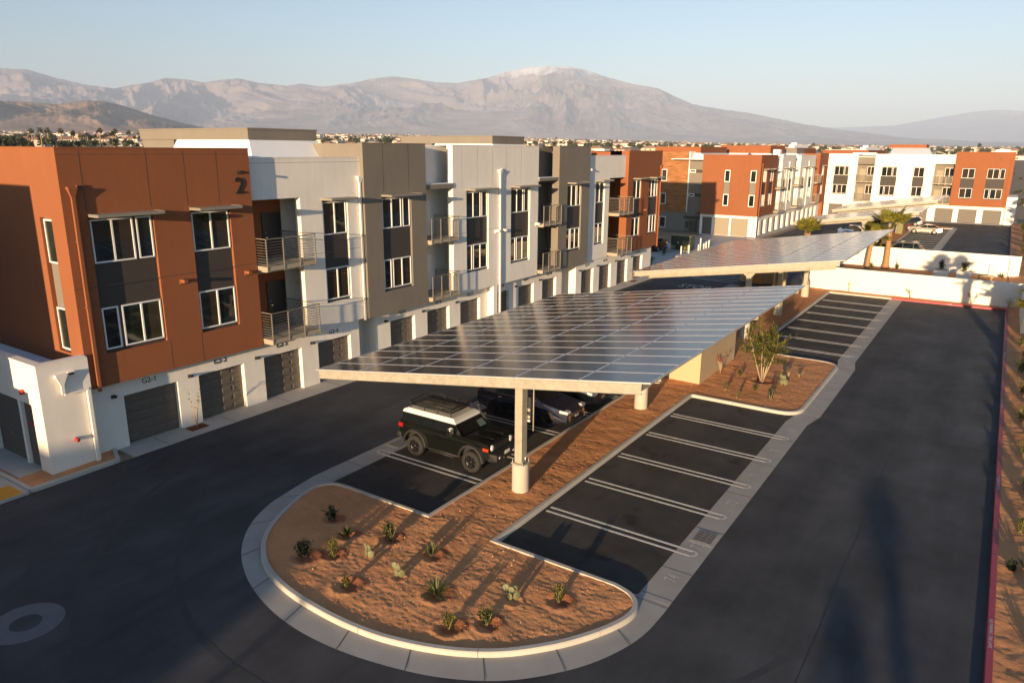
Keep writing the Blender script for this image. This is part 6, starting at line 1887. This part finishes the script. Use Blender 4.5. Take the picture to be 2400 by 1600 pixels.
# lamp standard behind the viewpoint: its thin shadow crosses the drive
root = empty('lamp_post', (-47, -4.6, 0), 'lamp post behind the viewpoint', 'lamp post')
mb = MB(); mb.lathe((-47, -4.6, 0), [(.14, 0), (.14, .1), (.09, .12), (.06, 4.6)], M['black'], n=10); mb.build('pole', parent=root)
mb = MB(); mb.box(-47.35, -46.65, -4.75, -4.45, 4.6, 4.72, M['black']); mb.build('lamp_head', parent=root)

# ---------------------------------------------------------------- the town on the valley floor
def house_mesh(k, wmat, rmat, w, d, h, hip):
    mb = MB(); mb.box(-w, w, -d, d, -2.5, h, M[wmat], skip='bt')
    o = .5
    r = d * .42
    if hip:
        mb.poly([(-w - o, -d - o, h), (w + o, -d - o, h), (w - d, 0, h + r), (-w + d, 0, h + r)], M[rmat]); mb.poly([(w + o, d + o, h), (-w - o, d + o, h), (-w + d, 0, h + r), (w - d, 0, h + r)], M[rmat])
        mb.poly([(w + o, -d - o, h), (w + o, d + o, h), (w - d, 0, h + r)], M[rmat]); mb.poly([(-w - o, d + o, h), (-w - o, -d - o, h), (-w + d, 0, h + r)], M[rmat])
    else:
        mb.box(-w - .1, w + .1, -d - .1, d + .1, h, h + .5, M[wmat])
    for x in (-w * .6, 0, w * .55):
        for s in (-1, 1): mb.box(x - .9, x + .9, s * (d + .01) - .02, s * (d + .01) + .02, 1.0, 2.3, M['glass'])
    for y in (-d * .4, d * .4):
        for s in (-1, 1): mb.box(s * (w + .01) - .02, s * (w + .01) + .02, y - .8, y + .8, 1.0, 2.3, M['glass'])
    o_ = mb.build('house'); me = o_.data; bpy.data.objects.remove(o_); return me
HM = [house_mesh(0, 'housew', 'tile', 9, 6.5, 3.0, True), house_mesh(1, 'housew', 'tile2', 10, 7, 3.1, True), house_mesh(2, 'housew2', 'tile', 8, 6, 5.4, True), house_mesh(3, 'housew2', 'tile2', 12, 7, 3.6, False)]
LB = ['tan house with a clay tile roof in the far town', 'tan house with a pale roof in the far town', 'two storey house with a clay roof in the far town', 'white flat roofed building in the far town']
def tree_mesh(seed, palmy):
    r = random.Random(seed); mb = MB()
    if palmy:
        mb.tube([(0, 0, -2), (0, 0, 6), (.2, 0, 12)], [.5, .4, .32], M['trunk'], n=6)
        for i in range(26):
            a = r.uniform(0, 2 * pi); e = r.uniform(-.9, 1.2); d = Vector((cos(a) * cos(e), sin(a) * cos(e), sin(e)))
            s = Vector((-sin(a), cos(a), 0)) * .8; p = Vector((.2, 0, 12)); m = p + d * 1.6; t = p + d * 2.7 + Vector((0, 0, -.6))
            mb.poly([p, m + s, t, m - s], M['towntree'])
        o = mb.build('palm_tree')
    else:
        mb.tube([(0, 0, -2), (0, 0, 2.5)], [.4, .3], M['trunk'], n=5)
        for i in range(150):
            c = Vector((r.gauss(0, 1), r.gauss(0, 1), r.gauss(0, .75))); 
            if c.length > 2.2: continue
            p = c * 1.55 + Vector((0, 0, 4.0)); d = rvec(r); q = rvec(r).cross(d).normalized()
            s = r.uniform(.5, .95); mb.poly([p + d * s, p + q * s, p - d * s, p - q * s], M['towntree'])
        o = mb.build('tree')
    me = o.data; bpy.data.objects.remove(o); return me
TM = [tree_mesh(1, False), tree_mesh(2, False), tree_mesh(3, False), tree_mesh(4, True)]
tr = random.Random(5)
def put(name, me, r, az, rz, s, label, cat, group):
    o = bpy.data.objects.new(name, me); COL.objects.link(o); p = polar(r, az); o.location = (p.x, p.y, ground_z(r, az)); o.rotation_euler = (0, 0, rz); o.scale = s
    tag(o, label, cat, group)
def put_house(r, az, k, s=(1, 1, 1), rz=None): put('town_house', HM[k], r, az, (tr.choice((0, pi / 2)) + .35 + tr.uniform(-.08, .08)) if rz is None else rz, s, LB[k], 'house', 'houses of the far town')
def put_tree(r, az, k, s): put('town_palm' if k == 3 else 'town_tree', TM[k], r, az, tr.uniform(0, 6), (s, s, s), 'slim palm in the far town' if k == 3 else 'round dark tree in the far town', 'palm tree' if k == 3 else 'tree', 'palms of the far town' if k == 3 else 'trees of the far town')
# left: large white houses with palms behind a shaded wall
for az, r, k, sx in ((66.2, 860, 2, 1.5), (65.0, 880, 3, 1.6), (64.2, 900, 2, 1.5), (63.0, 900, 3, 1.3), (62.0, 930, 2, 1.2), (61.2, 900, 3, 1.1), (60.4, 960, 2, 1.2), (59.5, 900, 3, 1.0), (67.5, 900, 3, 1.3)):
    put_house(r, az, k, (sx, 1.2, 1.25), rz=radians(az) + pi / 2 + tr.uniform(-.3, .3))
for i in range(34): put_tree(tr.uniform(800, 900), tr.uniform(58.6, 68), 3, tr.uniform(.75, 1.35))
for i in range(26): put_tree(tr.uniform(740, 860), tr.uniform(58.6, 68.5), tr.randrange(3), tr.uniform(.7, 1.5))
for az in (66.9, 67.5, 66.4, 67.1, 67.9, 66.7, 67.3): put_tree(tr.uniform(600, 700), az, tr.randrange(3), tr.uniform(1.6, 2.1))
for az in (64.1, 63.6): put_tree(650, az, 1, 1.5)
mb = MB(); pa, pb = polar(560, 70), polar(560, 57)
dv = (pb - pa).normalized(); nv = Vector((-dv.y, dv.x, 0)) * .2; z0 = ground_z(560, 64) - 1.5
mb.hexa([pa - nv + Vector((0, 0, z0)), pb - nv + Vector((0, 0, z0)), pb + nv + Vector((0, 0, z0)), pa + nv + Vector((0, 0, z0)), pa - nv + Vector((0, 0, z0 + 4.6)), pb - nv + Vector((0, 0, z0 + 4.6)), pb + nv + Vector((0, 0, z0 + 4.6)), pa + nv + Vector((0, 0, z0 + 4.6))][::1], simple('shaded_wall', (.10, .12, .17), .9, var=.3, scale=.05))  # the wall's shade is put into its dark blue colour
tag(mb.build('boundary_wall', loc=(pa.x, pa.y, 0)), 'long wall coloured dark blue grey for shade in front of the far white houses', 'wall')
# centre and right: rows of houses and trees
nh = 0
for i in range(250):
    az = tr.uniform(-3, 58); r = 750 * (1 + 5.5 * tr.random() ** 1.4)
    put_house(r, az, tr.choice((0, 0, 1, 1, 2, 3)), (tr.uniform(.8, 1.5), tr.uniform(.8, 1.2), tr.uniform(.9, 1.2)))
for i in range(215):
    az = tr.uniform(-3, 58); r = 700 * (1 + 6 * tr.random() ** 1.3); put_tree(r, az, tr.choice((0, 1, 2, 0, 1, 2, 2, 3)), tr.uniform(.7, 1.3))
# what lies farther out can no longer be counted
def far_stuff(name, meshes, n, rmin, rmax, s0, s1, label, cat, pw=1.3):
    mb = MB()
    for i in range(n):
        az = tr.uniform(-4, 69); r = rmin * (rmax / rmin) ** (tr.random() ** pw); me = tr.choice(meshes); s = tr.uniform(s0, s1); p = polar(r, az); z = ground_z(r, az); a = tr.uniform(0, 6)
        ca, sa = cos(a) * s, sin(a) * s; k = len(mb.v)
        mb.v += [(p.x + v.co.x * ca - v.co.y * sa, p.y + v.co.x * sa + v.co.y * ca, z + v.co.z * s) for v in me.vertices]
        for q in me.polygons: mb.f.append(tuple(k + j for j in q.vertices)); mb.m.append(mb._mi(me.materials[q.material_index])); mb.sm.append(False)
    mb.build(name, label=label, cat=cat, kind='stuff')
far_stuff('distant_houses', HM, 900, 1500, 9000, .8, 1.6, 'countless pale houses of the town spreading over the valley floor', 'houses')
far_stuff('distant_trees', TM[:3], 900, 1100, 9000, .8, 1.7, 'dark trees scattered between the houses across the valley floor', 'trees')
far_stuff('desert_scrub', TM[:1], 260, 160, 600, .12, .3, 'low desert scrub dotted over the open ground behind the estate', 'scrub')
mb = MB(); 
for i in range(26):
    p = polar(1400 + 90 * i, 6 + 2.0 * i); z = ground_z(1400 + 90 * i, 6 + 2.0 * i); mb.tube([(p.x, p.y, z), (p.x, p.y, z + 17)], .28, M['trunk'], n=5)
mb.build('distant_poles', label='thin utility poles far out on the valley floor', cat='poles', kind='stuff')
# ---------------------------------------------------------------- air: an even haze over the whole valley
HAZE = 3.7e-5
if HAZE:
    mb = MB(); mb.box(-1500, 56000, -9000, 56000, -160, 3150, M['glass'])
    hz = mb.build('haze', label='thin even haze filling the valley', cat='haze', kind='stuff')
    m = bpy.data.materials.new('haze_air'); m.use_nodes = True; nt = m.node_tree; nt.nodes.clear()
    o = nt.nodes.new('ShaderNodeOutputMaterial'); v = nt.nodes.new('ShaderNodeVolumePrincipled')
    v.inputs['Color'].default_value = (.56, .69, .94, 1); v.inputs['Density'].default_value = HAZE; v.inputs['Anisotropy'].default_value = -0.27
    nt.links.new(v.outputs[0], o.inputs['Volume'])
    hz.data.materials.clear(); hz.data.materials.append(m)
    hz.display_type = 'WIRE'
